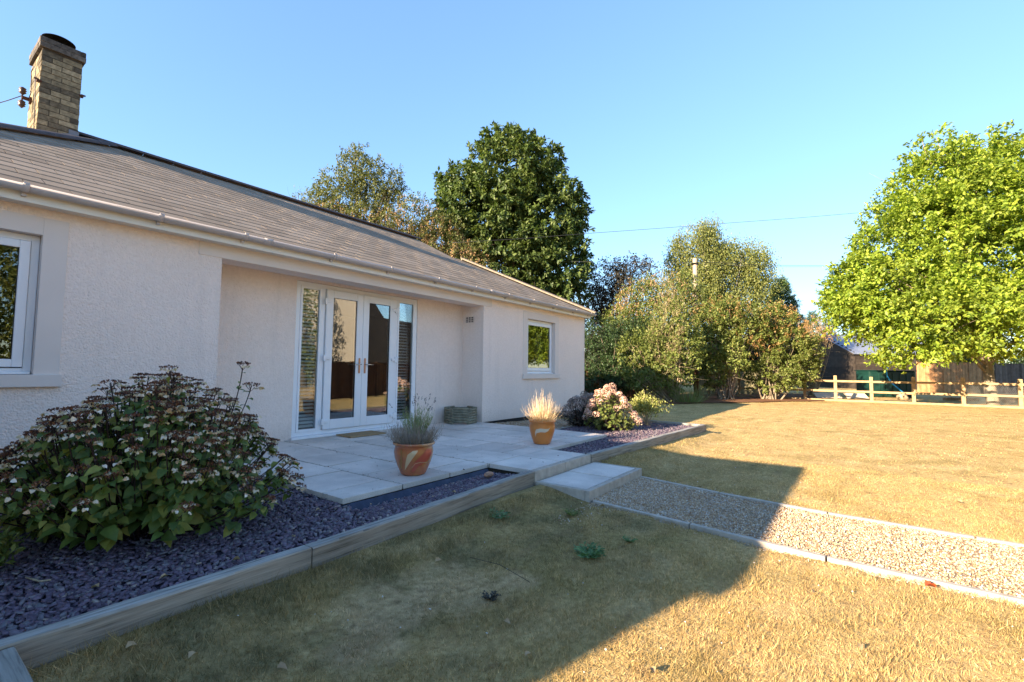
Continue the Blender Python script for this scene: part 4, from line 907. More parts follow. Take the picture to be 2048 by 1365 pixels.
def rosette(name, label, x, y, n, L, seed, mat='weed'):
    rg = np.random.default_rng(seed); c = np.array([x, y, float(lawn_h(x, y))+.005]); t = thing(name, label, 'weed', tuple(c)); C, D = [], []
    for i in range(n):
        a = rg.uniform(0, 6.28); d = np.array([math.cos(a), math.sin(a), rg.uniform(.15, .7)]); ll = rg.uniform(.5, 1)*L
        for k in range(6):
            q = c+d*ll*(k/6); s = np.cross(unit(d), [0, 0, 1]); sg = 1 if k % 2 else -1
            C.append(q); D.append(d*.8+s*sg*.9)
    C, D = np.array(C), np.array(D); V, Fc = leaves(C, D, rg.normal(size=C.shape)*.4+[0, 0, 1], L*.36, L*.16); arr_mesh('foliage', V, Fc, MT[mat], t)
    MB().tube([c-[0, 0, .01], c+[0, 0, .015]], .004, 6).build('stem', MT['stem_tan'], t); return t
rosette('thistle_weed', 'spiky blue-green thistle rosette in the middle of the shaded lawn', 2.84, 1.43, 34, .11, 1)
rosette('thistle_weed', 'small blue-green weed on a bare patch near the path edging', 3.27, 1.33, 16, .06, 2)
rosette('lawn_weed', 'thin grey-green weed beside the timber board below the step', 3.02, 2.30, 14, .10, 3)
rosette('lawn_weed', 'dark creeping weed in the lawn between the step and the thistle', 3.55, 1.95, 18, .08, 4, 'lf_lilac')
rosette('lawn_weed', 'dark weed tuft on the bare ground at the middle of the lawn', 2.05, 1.62, 18, .06, 5, 'lf_dark')
q = from_px(40, 1325, .03); tag(MB().tube([from_px(940, 1115, .05), from_px(1000, 1130, .06), from_px(1060, 1165, .045)], .0016, 5).build('twig', MT['stem_dark'], loc=(0, 0, 0)), 'thin dark bent twig lying on the lawn', 'twig')
tag(MB().tube([from_px(52, 1155, .175), from_px(80, 1163, .18), from_px(102, 1160, .18)], .004, 6).build('broken_twig', MT['stem_tan'], loc=(0, 0, 0)), 'short pale broken twig lying on the slate bed', 'twig')

# ================= TREES AND FAR THINGS =================
def crown_pts(rg, blobs, n, shell=.35, gap=.25):
    C = np.array([at(b[0], b[1], b[4]) for b in blobs]); Rr = np.array([[b[2]/F*b[4], b[5] if len(b) > 5 else (b[2]+b[3])/2/F*b[4], b[3]/F*b[4]] for b in blobs])
    wt = (Rr[:, 0]*Rr[:, 1]*Rr[:, 2])**(2/3); idx = rg.choice(len(blobs), n*2, p=wt/wt.sum())
    d = unit(rg.normal(size=(n*2, 3))); r = 1-shell*np.abs(rg.normal(size=(n*2, 1))); r = np.clip(r, .05, 1.08)*(1+.10*np.sin(d[:, :1]*9+d[:, 1:2]*7+idx[:, None]))
    loc = d*r*Rr[idx]; P = C[idx]+RIGHT2*loc[:, :1]+FWD2*loc[:, 1:2]+np.array([0, 0, 1])*loc[:, 2:]
    O = unit(RIGHT2*d[:, :1]+FWD2*d[:, 1:2]+np.array([0, 0, 1])*d[:, 2:])
    q = Rr.mean()*.45; k = np.sin(P[:, 0]/q*1.7+2*np.sin(P[:, 2]/q))*np.sin(P[:, 1]/q*1.9+1.3)*np.sin(P[:, 2]/q*2.1+P[:, 0]/q) > -gap*2+0*r[:, 0]
    P, O = P[k][:n], O[k][:n]; return P, O, C, Rr
def sprays(rg, P, O, k, L, Wr, slen, droop, up=.3, fold=.25, spread=.9):
    n = len(P); ax = unit(O+rg.normal(size=P.shape)*.45+[0, 0, up-droop]); t = rg.random((n, k, 1)); base = P[:, None]+ax[:, None]*t*slen+rg.normal(size=(n, k, 3))*slen*.13-np.array([0, 0, 1])*(t**2)*slen*droop*.6
    D = ax[:, None]*.7+rg.normal(size=(n, k, 3))*spread-np.array([0, 0, 1])*droop; Nn = rg.normal(size=(n, k, 3))*.45+np.array([0, 0, 1.])+O[:, None]*.5
    LL = rg.uniform(L*.65, L*1.25, n*k); return leaves(base.reshape(-1, 3), D.reshape(-1, 3), Nn.reshape(-1, 3), LL, LL*Wr, fold)
def limbs(rg, base, fork, C, Rr, r0, mat, parent, nl=26, name='trunk', sub=2, rt=.55, lean=.25, multi=0):
    m = MB(); base, fork = np.array(base, float), np.array(fork, float); K = 7; P = bez(base, (base+fork)/2+rg.normal(size=3)*[.06, .06, 0]*np.linalg.norm(fork-base), fork, K)
    m.tube(P, np.linspace(r0*1.15, r0*.8, K), 12)
    if multi:
        m = MB()
    for i in range(nl):
        j = rg.integers(len(C)); d = unit(rg.normal(size=3)+[0, 0, .4]); tgt = C[j]+RIGHT2*d[0]*Rr[j][0]*.8+FWD2*d[1]*Rr[j][1]*.8+np.array([0, 0, 1])*d[2]*Rr[j][2]*.8
        s = P[int(K*rg.uniform(rt, .999))] if not multi else base+rg.normal(size=3)*[multi, multi, 0]; mid = s*.5+tgt*.5+np.array([0, 0, lean])*np.linalg.norm(tgt-s)*.3+rg.normal(size=3)*.1; L = bez(s, mid, tgt, 9); rr = r0*rg.uniform(.22, .5)
        m.tube(L, np.linspace(rr, rr*.15, 9), 6, cap=False)
        for q in range(sub): a = L[int(rg.integers(3, 8))]; b = a+rg.normal(size=3)*np.linalg.norm(Rr[j])*.3+[0, 0, .1]; m.tube(bez(a, (a+b)/2+rg.normal(size=3)*.05, b, 4), [rr*.3, rr*.2, rr*.12, rr*.06], 4, cap=False)
    return m.build(name, MT[mat], parent)
def tree(name, label, base, fork, r0, blobs, n, k, L, Wr, slen, droop, mat, bark='bark', group=None, cat='tree', seed=1, nl=26, shell=.3, gap=.2, extra=None, sub=2, spread=.9, up=.3, multi=0):
    rg = np.random.default_rng(seed); t = thing(name, label, cat, tuple(base), group); P, O, C, Rr = crown_pts(rg, blobs, n, shell, gap)
    V, Fc = sprays(rg, P, O, k, L, Wr, slen, droop, up, spread=spread); arr_mesh('crown', V, Fc, MT[mat], t)
    limbs(rg, base, fork, C, Rr, r0, bark, t, nl, sub=sub, multi=multi, lean=.25 if not multi else -.35)
    if extra:
        nm, eb, en, ek, eL, eW, es, ed, em = extra; P, O, C2, R2 = crown_pts(rg, eb, en, .12, .3); V, Fc = sprays(rg, P, O, ek, eL, eW, es, ed, 0); arr_mesh(nm, V, Fc, MT[em], t)
    return t
def gnd(px, dep, z=0): p = at(px, 780, dep); return (p[0], p[1], z)
# big yellow-green tree on the right
B = [(1985, 490, 215, 175, 19.3, 3.6), (1800, 585, 120, 85, 18.6, 2.2), (1850, 480, 120, 95, 19, 2.3), (1905, 390, 105, 88, 19.3, 2.2), (2060, 380, 150, 100, 19.5, 2.8), (2170, 480, 160, 150, 19.6, 3.2), (1745, 628, 72, 38, 18.2, 1.6), (1880, 640, 150, 66, 17.6, 2.6), (2070, 630, 150, 80, 17.8, 2.8), (1720, 560, 52, 40, 18.8, 1.2), (1865, 300, 32, 34, 19.2, .7), (1960, 300, 48, 28, 19.2, 1.0), (1700, 600, 40, 34, 18.4, .9), (1815, 696, 66, 20, 17.4, 1.0), (2240, 600, 120, 120, 18.5, 2.6)]
tree('broadleaf_tree', 'tall yellow-green tree in full sun behind the rail fence', (26.45, -4.35, 0), tuple(at(1972, 690, 19.2)), .18, B, 7600, 22, .155, .58, .48, .3, 'lf_yel', 'bark_pale', seed=2, nl=30, shell=.24, gap=.10)
# horse chestnut behind the house
B = [(1020, 352, 88, 82, 26, 2.4), (985, 430, 105, 85, 26, 2.8), (1070, 440, 100, 100, 26.3, 2.8), (925, 385, 48, 46, 26, 1.4), (1105, 530, 72, 70, 26, 2.2), (1015, 530, 105, 75, 25.6, 2.6), (1130, 420, 42, 62, 26.5, 1.4), (1085, 320, 36, 32, 26.3, 1.0), (895, 352, 24, 12, 26, .6), (900, 460, 55, 60, 26, 1.6), (1010, 285, 42, 24, 26, 1.1), (1095, 590, 78, 32, 25.5, 1.6)]
tree('horse_chestnut', 'dense dark green chestnut tree rising behind the far end of the roof', gnd(1025, 26), tuple(at(1025, 620, 26)), .32, B, 3700, 18, .27, .46, .36, .42, 'lf_chest', seed=3, nl=24, shell=.22, gap=.14)
# loose tree and tan seeded tree behind the roof
B = [(715, 335, 42, 36, 24, 1.1), (680, 385, 48, 42, 24, 1.4), (755, 365, 42, 40, 24, 1.3), (650, 400, 26, 28, 24, .8), (735, 400, 60, 36, 24, 1.4), (705, 305, 16, 16, 24, .4), (790, 375, 20, 26, 24, .6)]
tree('ash_tree', 'loose open-crowned tree above the middle of the roof ridge', gnd(720, 24), tuple(at(722, 520, 24)), .16, B, 950, 12, .15, .42, .38, .35, 'lf_ash', seed=4, nl=40, shell=.32, gap=.12, sub=4)
B = [(660, 440, 60, 40, 23, 1.4), (745, 452, 80, 42, 23, 1.7), (830, 440, 58, 48, 23.5, 1.5), (880, 480, 50, 52, 23.5, 1.4), (925, 520, 60, 40, 23.5, 1.6), (800, 480, 70, 40, 23, 1.5), (620, 410, 30, 18, 23, .7)]
tree('hornbeam_tree', 'straggly tree hung with tan seed clusters between the roof and chestnut', gnd(800, 23.5), tuple(at(800, 560, 23.5)), .18, B, 1500, 12, .13, .45, .35, .4, 'lf_ash', seed=5, nl=40, shell=.3, gap=.2, sub=4, extra=('seed_clusters', B, 950, 9, .10, .3, .32, 1.5, 'lf_tan'))
tree('bare_tree', 'thin leafless twiggy tree top showing left above the ridge', gnd(600, 25), tuple(at(598, 460, 25)), .07, [(600, 405, 26, 26, 25, .6)], 60, 4, .06, .4, .3, .2, 'lf_twig', 'stem_dark', seed=6, nl=30, sub=4)
# dark tree group right of the house
B = [(1215, 560, 42, 38, 27, 1.2), (1265, 550, 48, 34, 27, 1.3), (1190, 610, 34, 40, 27, 1.0), (1240, 620, 52, 44, 27, 1.4), (1200, 660, 40, 34, 27, 1.1)]
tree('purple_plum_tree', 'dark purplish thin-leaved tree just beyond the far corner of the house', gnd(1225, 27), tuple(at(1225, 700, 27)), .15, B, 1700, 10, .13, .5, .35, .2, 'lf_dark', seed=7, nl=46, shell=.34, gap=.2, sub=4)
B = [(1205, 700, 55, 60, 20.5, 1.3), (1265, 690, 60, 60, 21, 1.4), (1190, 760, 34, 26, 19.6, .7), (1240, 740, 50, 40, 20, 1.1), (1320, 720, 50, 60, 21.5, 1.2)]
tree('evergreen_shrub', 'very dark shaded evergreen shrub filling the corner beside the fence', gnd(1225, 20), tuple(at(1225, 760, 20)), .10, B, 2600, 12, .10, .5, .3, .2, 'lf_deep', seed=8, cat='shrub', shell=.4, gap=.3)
B = [(1285, 600, 48, 40, 23, 1.3), (1335, 580, 58, 36, 23, 1.4), (1250, 640, 40, 30, 23, 1.0), (1330, 635, 66, 36, 23, 1.5), (1378, 605, 36, 40, 23, 1.1), (1300, 670, 50, 30, 22.6, 1.2)]
Bt = [(1285, 590, 50, 38, 22.8, 1.2), (1340, 570, 55, 28, 22.8, 1.2), (1252, 625, 36, 26, 22.8, .9), (1350, 620, 50, 30, 22.6, 1.2)]
tree('laburnum_tree', 'tree hung with orange-tan seed pods in front of the dark purplish tree', gnd(1310, 23), tuple(at(1310, 720, 23)), .13, B, 1500, 12, .12, .45, .34, .3, 'lf_lilac', seed=9, nl=36, shell=.32, gap=.15, extra=('seed_pods', Bt, 420, 9, .10, .28, .3, 1.6, 'lf_tan'), sub=3)
B = [(1385, 480, 42, 40, 31, 1.4), (1400, 540, 55, 50, 31, 1.8), (1440, 500, 30, 40, 31, 1.1), (1482, 510, 44, 42, 31, 1.5), (1512, 555, 28, 56, 31, 1.1), (1450, 590, 76, 46, 31, 2.2), (1415, 455, 24, 22, 31, .8), (1355, 520, 20, 50, 31, .8), (1525, 500, 16, 18, 31, .5)]
tree('weeping_birch', 'tall weeping birch with hanging yellow-green sprays behind the wooden pole', gnd(1440, 31), tuple(at(1440, 640, 31)), .16, B, 2100, 26, .12, .6, .95, 1.9, 'lf_bir', 'bark_birch', seed=10, nl=34, shell=.45, gap=.02)
def conifer(name, label, px, top, bot, w, dep, seed, n=1500, group=None):
    rg = np.random.default_rng(seed); b = np.array(gnd(px, dep)); zt = at(px, top, dep)[2]; zb = max(.3, at(px, bot, dep)[2]); W_ = w/F*dep; t = thing(name, label, 'conifer', tuple(b), group)
    h = rg.random(n)**.75; z = zt-(zt-zb)*h; a = rg.uniform(0, 6.28, n); rr = W_*(h**.75)*rg.uniform(.45, 1.08, n)*(1+.15*np.sin(z*4)); d = np.stack([np.cos(a), np.sin(a), 0*a], 1); P = b+d*rr[:, None]; P[:, 2] = z
    V, Fc = sprays(rg, P, unit(d+[0, 0, .1]), 14, .20, .22, .35, .25, .1, spread=.45); arr_mesh('crown', V, Fc, MT['lf_con'], t); MB().tube([b, b+[0, 0, zt-.1]], [.18, .02], 8).build('trunk', MT['bark'], t); return t
conifer('conifer', 'blue-green conifer with a pointed top right of the weeping birch', 1566, 553, 680, 42, 36, 1, 1700)
conifer('conifer', 'small distant dark conifer seen left of the shed roof', 1628, 622, 700, 24, 46, 2, 600)
conifer('conifer', 'tiny distant conifer tip between the shed roof and the yellow-green tree', 1662, 626, 700, 14, 50, 3, 300)
conifer('conifer', 'green conifer bush behind the orange board fence left of the tree trunk', 1915, 690, 760, 48, 33, 4, 1200)
# garden shrubs in front of the far fence
B = [(1300, 700, 46, 44, 19, .9), (1365, 690, 34, 50, 19, .8), (1340, 640, 34, 44, 19, .7), (1290, 755, 42, 24, 18.6, .8), (1345, 740, 34, 40, 18.5, .7), (1262, 700, 24, 30, 19, .5)]
tw = [(1332, 600, 14, 40, 18.7, .3), (1340, 660, 22, 50, 18.6, .4), (1325, 700, 22, 40, 18.5, .4)]
tree('lilac_bush', 'tall thin green bush with pale dead twigs rising from its middle', (18.97, 5.93, 0), tuple(at(1342, 760, 18.8)), .07, B, 1300, 14, .10, .6, .26, .1, 'lf_lilac', 'stem_tan', seed=11, cat='shrub', multi=.14, nl=70, shell=.34, gap=.02, sub=3, extra=('dead_twigs', tw, 380, 8, .14, .06, .4, -.9, 'lf_twig'), group='shrubs along the far fence')
B = [(1440, 640, 44, 36, 21, 1.0), (1420, 700, 36, 50, 21, .9), (1485, 650, 40, 44, 21, 1.0), (1460, 712, 30, 34, 20.6, .8), (1430, 750, 30, 26, 21, .6)]
rs = [(1445, 628, 44, 26, 21, .9), (1490, 640, 34, 30, 20.8, .8), (1500, 695, 24, 22, 20.5, .5)]
tree('lilac_bush', 'rounded rust-topped bush on many bare pale stems right of the pole', (22.5, 4.75, 0), tuple(at(1450, 780, 20.9)), .09, B, 1500, 16, .105, .6, .25, .05, 'lf_lilac', 'bark_pale', seed=12, cat='shrub', multi=.14, nl=56, shell=.30, gap=.03, sub=2, extra=('rusty_panicles', rs, 250, 11, .06, .5, .24, -.5, 'lf_rust'), group='shrubs along the far fence')
B = [(1545, 645, 40, 32, 21.5, .9), (1575, 690, 44, 44, 21.5, 1.0), (1545, 745, 50, 38, 21.3, 1.0), (1600, 735, 30, 34, 21.5, .7), (1535, 690, 26, 32, 21.2, .7), (1618, 700, 22, 26, 21.5, .5)]
rs = [(1550, 635, 36, 22, 21.3, .8), (1580, 665, 34, 22, 21.2, .8), (1535, 680, 28, 22, 21, .6)]
tree('lilac_bush', 'broad rust-topped bush leaning toward the black shed', (24.2, 3.2, 0), tuple(at(1540, 785, 21.4)), .09, B, 1500, 16, .105, .6, .25, .05, 'lf_lilac', 'bark_pale', seed=13, cat='shrub', multi=.14, nl=50, shell=.30, gap=.03, sub=2, extra=('rusty_panicles', rs, 300, 11, .06, .5, .24, -.5, 'lf_rust'), group='shrubs along the far fence')
tree('sumac_bush', 'bare-twigged bush with orange-brown tips left of the shed roof', gnd(1625, 24.5), tuple(at(1625, 740, 24.5)), .05, [(1630, 660, 26, 26, 24.5, .6), (1610, 700, 20, 34, 24.5, .5), (1650, 672, 20, 16, 24.5, .4)], 260, 9, .10, .4, .25, -.5, 'lf_tan', 'stem_tan', seed=14, cat='shrub', multi=.14, nl=40, sub=4)
rg = np.random.default_rng(9); c = np.array(from_px(1375, 806, 0)); gt_ = thing('grass_clump', 'clump of long green grass at the foot of the wooden pole', 'plant', tuple(c)); twg = twigs(rg, c, 420, .45, .5, .3, .9, .3); V, Fc = ribbons(twg, .006, 5); arr_mesh('blades', V, Fc, MT['lav_green'], gt_)
B = [(1280, 705, 90, 55, 26, 1.6), (1400, 710, 80, 50, 27, 1.6), (1500, 712, 80, 48, 27.5, 1.6), (1585, 722, 50, 44, 27.5, 1.4), (1200, 720, 60, 60, 25, 1.2)]
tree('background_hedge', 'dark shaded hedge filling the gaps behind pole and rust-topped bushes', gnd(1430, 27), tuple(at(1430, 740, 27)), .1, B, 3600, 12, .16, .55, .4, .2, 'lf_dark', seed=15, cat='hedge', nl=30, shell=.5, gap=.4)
# distant hedge: one continuous mass
rg = np.random.default_rng(30); n = 5200; px = rg.uniform(1140, 2300, n); dep = rg.uniform(46, 50, n); zt = 3.0+.7*np.sin(px*.031)+.4*np.sin(px*.077); z = zt*rg.random(n)**.5
P = np.array([at(a, 740, d) for a, d in zip(px, dep)]); P[:, 2] = z; V, Fc = sprays(rg, P, unit(rg.normal(size=P.shape)-[.8, .5, -.3]), 8, .3, .5, .6, .1); tag(arr_mesh('far_hedge', V, Fc, MT['lf_deep']), 'distant dark hedge closing the view behind shed and trees', kind='stuff')
# soil under the shrubs
sp_ = [from_px(x, y, .03) for x, y in ((1180, 803), (1300, 809), (1400, 806), (1480, 805), (1560, 803), (1650, 802), (1640, 789), (1560, 787), (1440, 788), (1300, 789), (1200, 790))]
struct(MB().add(sp_, [tuple(range(len(sp_)))]).build('bare_soil', plain('red_brown_mulch', (.20, .10, .055), .95, .1, .35, 8, .6, 30)))
# wooden pole and wires
pb = np.array([23.56, 6.23, 0]); pt = at(1391, 515, 22.75); pl = thing('utility_pole', 'weathered wooden utility pole rising out of the bushes', 'pole', tuple(pb))
MB().tube([pb, [pb[0], pb[1], 2.2]], [.125, .12], 16).build('lower_shaft', plain('brown_pole', (.16, .075, .04), .85, .2, .3, 12), pl)
MB().tube([[pb[0], pb[1], 2.201], [pb[0], pb[1], pt[2]]], [.12, .10], 16).build('upper_shaft', plain('grey_pole', (.36, .29, .21), .85, .2, .2, 12), pl)
MB().box(pb[0]-.14, pb[0]+.14, pb[1]-.14, pb[1]+.14, pt[2]-.30, pt[2]-.24).tube([[pb[0], pb[1]-.14, pt[2]-.1], [pb[0], pb[1]+.14, pt[2]-.1]], .02, 6).build('bracket', MT['black'], pl)
MB().box(pb[0]-.135, pb[0]-.12, pb[1]-.10, pb[1]-.02, 1.95, 2.12).build('plate', MT['pvc'], pl)
def cable(pts, r, label):
    P = [at(*p) for p in pts]; n = len(P); d = np.linspace(0, 1, n); t = np.linspace(0, 1, 40); Q = [[np.interp(u, d, [p[k] for p in P]) for k in range(3)] for u in t]
    tag(MB().tube(Q, r, 5).build('overhead_wire', MT['wire'], loc=tuple(Q[0])), label, 'wire', 'overhead wires')
cable([(905, 486, 21), (1040, 478, 22.5), (1180, 467, 24), (1320, 457, 25.5), (1450, 447, 27), (1600, 436, 28.5), (1800, 419, 30.5), (1900, 410, 31.5)], .011, 'long overhead wire sloping up from the chestnut to the yellow-green tree')
cable([(1100, 522, 24.5), (1250, 526, 23.6), (1391, 526, 22.75)], .008, 'thin wire running left from the utility pole past the chestnut')
cable([(1391, 524, 22.75), (1540, 531, 26), (1700, 532, 30), (1850, 530, 34)], .010, 'upper thin wire running right from the utility pole')
cable([(1391, 528, 22.75), (1540, 534, 26), (1700, 534, 30), (1850, 533, 34)], .008, 'lower thin wire running right from the utility pole')
# board fences
def board_fence(name, label, a, b, h, mat, bw=.11, postmat='board_brown', ph=.08, cap=True, seed=1):
    rg = random.Random(seed); a, b = np.array([*a, 0.]), np.array([*b, 0.]); L = np.linalg.norm(b-a); d = (b-a)/L; s = np.cross([0, 0, 1.], d); t = thing(name, label, 'fence', tuple((a+b)/2)); n = max(1, round(L/1.83))
    for i in range(n):
        m = MB(); p0 = a+d*L*i/n; w_ = L/n-.09; k = max(1, int(w_/(bw-.015)))
        for j in range(k):
            c = p0+d*(.09+w_*(j+.5)/k)+s*(.008 if j % 2 else -.004); m.obox(c+[0, 0, h/2+.03], d, s, (0, 0, 1), w_/k*.49, .007, h/2+rg.uniform(-.006, .006))
        if cap: m.obox(p0+d*(w_/2+.09)+[0, 0, h+.05], d, s, (0, 0, 1), w_/2, .03, .015)
        m.build('panel', MT[mat], t); MB().obox(p0+d*.045+[0, 0, (h+ph)/2], d, s, (0, 0, 1), .045, .045, (h+ph)/2).build('post', MT[postmat], t)
    return t
q = lambda px, d: tuple(at(px, 780, d)[:2])
board_fence('board_fence', 'shaded brown upright-board fence right of the house corner', (16.6, 10.2), (24.2, 7.3), 1.15, 'board_brown', seed=2)
board_fence('board_fence', 'pale olive upright-board fence behind the bare bush stems', q(1396, 25.5), q(1530, 25.5), 1.22, 'board_olive', postmat='board_olive', cap=False, seed=3)
board_fence('board_fence', 'sunlit orange-brown upright-board fence behind the tree trunk', q(1836, 31), q(1990, 31), 1.98, 'board_orange', postmat='board_orange', seed=4)
board_fence('board_fence', 'board fence at the far right edge, tree shade put into its grey-brown colour', q(1992, 31), q(2200, 31), 1.95, 'board_shaded', postmat='board_shaded', seed=5)
board_fence('board_fence', 'brown board fence across the lawn, only mirrored in the door glass', (9.7, -2.75), (19.5, -6.1), 1.38, 'board_brown', seed=6)
# post and rail fence
FX = 25.5; PY = [6.1, 4.7, 3.25, 1.95, .78, -.49, -1.87, -3.36, -4.92, -6.45, -8.0]
for i, y in enumerate(PY):
    lab = ['hidden behind the lilac stems', 'behind the stems of the rust-topped bush', 'in the shade of the broad bush', 'in dappled shade beside the broad bush', 'in front of the shed wall, left of the green tank', 'in front of the green tank', 'where tank and orange fence meet', 'in front of the orange fence, left of the trunk', 'right of the tree trunk at the photo edge', 'beyond the photo edge', 'far beyond the photo edge'][i]
    tag(MB().box(FX-.055, FX+.055, y-.06, y+.06, -.1, 1.10+R.uniform(-.02, .03), .004).build('fence_post', MT['railwood'], loc=(FX, y, 0), bevel=.008), 'squared pale fence post '+lab, 'fence post', 'posts of the rail fence')
for i in range(len(PY)-1):
    for z, nm in ((.885, 'upper'), (.445, 'lower')):
        a, b = PY[i], PY[i+1]; m = MB().beam((FX-.075, a-.003, z+R.uniform(-.008, .008)), (FX-.075, b+.003, z+R.uniform(-.008, .008)), .035, .085)
        lab = ['at the hidden end', 'behind the lilac stems', 'behind the broad bush', 'in dappled shade', 'before the shed wall', 'before the green tank', 'before the orange fence left half', 'before the tree trunk', 'at the photo edge', 'beyond the photo edge'][i]
        tag(m.build('fence_rail', MT['railwood'], loc=(FX-.075, (a+b)/2, z), bevel=.004), '%s sawn rail of the post fence %s' % (nm, lab), 'fence rail', 'rails of the rail fence')
tag(MB().beam((FX-.09, 6, .03), (FX-.09, -8, .03), .03, .10).build('gravel_board', MT['railwood'], loc=(FX, 0, 0)), 'low sunlit board along the foot of the rail fence', 'board')
for (ya, yb, lab) in ((-3.42, -4.86, 'beside the tree trunk'), (-4.98, -6.4, 'at the photo edge')):
    m = MB(); cs = .055; x = FX+.03
    for r_ in range(17):
        for c_ in range(int((ya-yb)/cs)):
            y0 = ya-c_*cs-(cs/2 if r_ % 2 else 0); z0 = .05+r_*.048
            if y0-cs/2 < yb: continue
            m.tube([(x, y0, z0), (x, y0-cs/2, z0+.024)], .0016, 3, cap=False).tube([(x, y0, z0), (x, y0+cs/2, z0+.024)], .0016, 3, cap=False).tube([(x, y0, z0), (x, y0, z0-.022)], .0016, 3, cap=False)
    tag(m.build('chicken_wire', plain('galvanised_wire', (.45, .45, .43), .4, .5, .1), loc=(x, ya, .05)), 'hexagonal chicken wire on the rail fence '+lab, 'wire mesh', 'chicken wire on the rail fence')
# black shed
CO = at(1711, 780, 38); L2, G2 = RIGHT2, FWD2; co = np.array([CO[0], CO[1], 0.]); sh = thing('shed', 'black weatherboarded shed with pale grey roof behind the rail fence', 'shed', tuple(co))
HW, LEN, EH, RH = 4.1, 10.5, 2.86, 4.62; m = MB()
k = int(EH/.2)+9
for i in range(k):
    z0, z1 = i*.2, i*.2+.205
    m.obox(co+L2*LEN/2-G2*.012*1+[0, 0, (z0+z1)/2], L2, unit(G2+np.array([0, 0, .09])), (0, 0, 1), LEN/2, .012, .104) if z1 < EH+.1 else None
    wz = 2*HW if z0 < EH else 2*HW*(RH-z0)/(RH-EH)
    if wz > .2: m.obox(co+G2*HW-L2*.012+[0, 0, (z0+z1)/2], G2, unit(L2+np.array([0, 0, .09])), (0, 0, 1), wz/2, .012, .104)
m.build('wall', MT['weatherboard'], sh)
V = [co, co+L2*LEN, co+L2*LEN+G2*2*HW, co+G2*2*HW]; V += [v+[0, 0, EH] for v in V]; V += [co+G2*HW+[0, 0, RH-.03], co+L2*LEN+G2*HW+[0, 0, RH-.03]]; V = [v+L2*(.01 if i in (0, 3, 4, 7, 8) else 0)+G2*.01 for i, v in enumerate(V)]
MB().add(V, [(0, 1, 5, 4), (1, 2, 6, 5), (2, 3, 7, 6), (3, 0, 4, 8, 7), (1, 2, 6, 9, 5), (4, 5, 9, 8), (7, 8, 9, 6)]).build('inner_wall', MT['weatherboard'], sh)
sl_ = (RH-EH)/HW; m = MB()
for sgn in (-1, 1):
    e0 = co+G2*(HW+sgn*(HW+.22))-L2*.2+[0, 0, EH-.22*sl_+.02]; r0 = co+G2*HW-L2*.2+[0, 0, RH+.02]; w0 = [e0, e0+L2*(LEN+.4), r0+L2*(LEN+.4), r0]; m.add(w0+[v+[0, 0, .045] for v in w0], [(0, 1, 2, 3), (7, 6, 5, 4), (0, 4, 5, 1), (1, 5, 6, 2), (2, 6, 7, 3), (3, 7, 4, 0)])
m.build('roof', MT['shedroof'], sh)
m = MB()
for sgn in (-1, 1): m.beam(co+G2*(HW+sgn*(HW+.22))-L2*.215+[0, 0, EH-.22*sl_-.03], co+G2*HW-L2*.215+[0, 0, RH-.03], .03, .12)
m.build('bargeboard', MT['weatherboard'], sh)
MB().obox(co-L2*.03-G2*.03+[0, 0, EH/2], L2, G2, (0, 0, 1), .05, .05, EH/2).build('corner_post', MT['weatherboard'], sh)
wp = co+L2*2.7-G2*.045+[0, 0, 2.2]; wf = MB().obox(wp, L2, G2, (0, 0, 1), .62, .02, .24).build('window', MT['black'], sh); MB().obox(wp-G2*.026, L2, G2, (0, 0, 1), .54, .003, .19).build('pane', MT['glass'], wf)
# green tank, hose, planks, stone
TB = at(1740, 790, 24.6); tb = np.array([TB[0], TB[1], 0]); tk = thing('green_tank', 'dark green ribbed tank between the shed and the rail fence', 'tank', tuple(tb)); m = MB(); m.obox(tb+L2*1.22+G2*.5+[0, 0, .70], L2, G2, (0, 0, 1), 1.22, .5, .68)
m.build('body', MT['green_sheet'], tk, bevel=.06); m = MB()
for k in range(7): m.obox(tb+L2*(.15+.36*k)-G2*.012+[0, 0, .68], L2, G2, (0, 0, 1), .035, .012, .58)
m.build('ribs', MT['green_sheet'], tk, bevel=.006); MB().obox(tb+L2*1.22+G2*.5+[0, 0, 1.40], L2, G2, (0, 0, 1), 1.26, .54, .02).build('lid', MT['green_sheet'], tk, bevel=.01)
hz = [at(1777, 733, 24.9), at(1773, 741, 24.35), at(1774, 752, 24.3), at(1783, 766, 24), at(1798, 779, 23.5), at(1810, 788, 23), at(1814, 797, 22.6)]
hd = np.linspace(0, 1, len(hz)); Q = [[np.interp(u, hd, [p_[j] for p_ in hz]) for j in range(3)] for u in np.linspace(0, 1, 30)]
tag(MB().tube(Q, .03, 8).build('hose', MT['hose'], loc=tuple(Q[-1])), 'bright blue hose hanging over the front of the green tank', 'hose')
for px, dp, ln, lab, zz, an in ((1905, 22, .9, 'short reddish log left of the tree trunk', .10, .1), (1935, 21.6, .8, 'split log lying against the tree trunk', .11, -.2), (2005, 21.7, 1.5, 'long sawn timber lying right of the tree trunk', .13, .0), (2015, 21.3, .9, 'short log end under the sawn timber', .07, .5)):
    c = np.array(gnd(px, dp, zz)); d = unit(L2+G2*an); tag(MB().beam(c-d*ln/2, c+d*ln/2, .16, .15).build('log', MT['log'], loc=tuple(c), bevel=.02), lab, 'log', 'timber by the tree trunk')
o = MB().lathe([(.001, 0), (.24, 0), (.30, .10), (.24, .22), (.12, .29), (.001, .31)], (0, 0, 0), 12); o.v = [(x*(1+.2*math.sin(5*y)), y*.8+.05*math.sin(7*z), z) for x, y, z in o.v]; o = o.build('boulder', MT['stone'], loc=(0, 0, 0)); o.location = gnd(1806, 22.8); tag(o, 'rounded pale boulder on the ground at the end of the blue hose', 'stone')
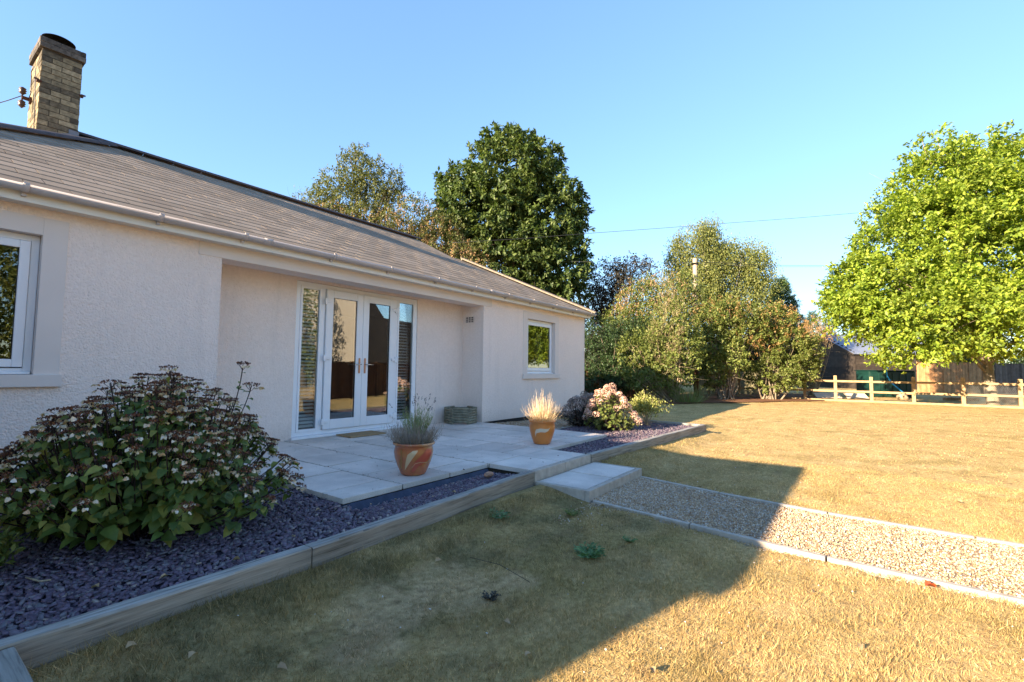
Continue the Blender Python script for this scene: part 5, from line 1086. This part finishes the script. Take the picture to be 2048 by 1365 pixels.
for k, (px, lab) in enumerate(((1655, 'broken pale plank leaning low behind the shaded fence bay'), (1712, 'whitish slatted board on the ground in front of the shed'))):
    c = np.array(gnd(px, 22.6, .16)); tag(MB().obox(c, L2, unit(G2+np.array([0, 0, .8])), unit(np.array([0, 0, 1.])-G2*.8), .6-.1*k, .18, .015).build('plank', MT['swirl'], loc=tuple(c)), lab, 'plank')
# neighbour house seen only as a reflection in the door glass
nb = thing('neighbour_house', 'brick gabled house opposite, visible only as a reflection in the doors', 'house', (20, -16, 0)); nx0, nx1, ny0, ny1 = 17.4, 25.0, -21.0, -11.6; ym = (ny0+ny1)/2
m = MB(); m.box(nx0, nx0+.3, ny0, ny1, 0, 6.4); m.add([(nx0, ny0, 6.402), (nx0, ny1, 6.402), (nx0, ym, 9.5)], [(0, 1, 2)])
nbb = N('pale_brick'); bt = nbb.n('TexBrick'); mp = nbb.n('Mapping'); mp.inputs['Rotation'].default_value = (rad(90), 0, rad(90)); nbb.l(nbb.pos(), mp.inputs[0]); nbb.l(mp.outputs[0], bt.inputs[0]); bt.inputs['Scale'].default_value = 1; bt.inputs['Brick Width'].default_value = .45; bt.inputs['Row Height'].default_value = .15; bt.inputs['Mortar Size'].default_value = .018
bt.inputs['Color1'].default_value = (.62, .52, .40, 1); bt.inputs['Color2'].default_value = (.74, .66, .55, 1); bt.inputs['Mortar'].default_value = (.35, .3, .25, 1); nbb.col(bt.outputs[0]); nbb.rough(.9)
m.build('wall', nbb.m, nb)
pf = [(17.71, 0), (25, 0), (25, 4.2), (19.5, 4.4), (18.65, 5.4), (18.2, 6.4), (17.71, 6.4)]
MB().add([(x, ny1, z) for x, z in pf]+[(x, ny0, z) for x, z in pf], [tuple(range(7)), tuple(range(13, 6, -1))]+[(i, 7+i, 7+(i+1) % 7, (i+1) % 7) for i in range(7)]).build('tile_hung_wall', plain('dark_tile', (.045, .04, .042), .8, .2, .25, 6, .5, 9, stretch=(.2, .2, 1)), nb)
MB().box(nx0-.03, nx0-.001, -19, -17.4, 1, 2.3).build('window', MT['pvc'], nb)
# dark tree opposite, mirrored in the left window
def wtree(name, label, base, h, r, n, mat, seed):
    rg = np.random.default_rng(seed); b = np.array(base, float); t = thing(name, label, 'tree', base); d = unit(rg.normal(size=(n, 3))); P = b+[0, 0, h*.55]+d*np.clip(1-.3*abs(rg.normal(size=(n, 1))), .1, 1.05)*[r, r, h*.48]
    V, Fc = sprays(rg, P, d, 12, .2, .5, .5, .3); arr_mesh('crown', V, Fc, MT[mat], t); MB().tube([b, b+[0, 0, h*.6]], [.25, .1], 8).build('trunk', MT['bark'], t)
wtree('garden_tree', 'dark leafy tree across the garden, mirrored in the left window', (4.2, -15.5, 0), 8.5, 3.6, 2200, 'lf_bir', 41)
wtree('garden_tree', 'lower dark leafy tree further left, mirrored in the left window', (-2.5, -16.5, 0), 7.5, 3.4, 1500, 'lf_bir', 42)

wtree('garden_tree', 'slim young tree opposite, mirrored in front of the pale brick wall', (15.4, -13.6, 0), 5.6, 1.1, 260, 'lf_bir', 43)
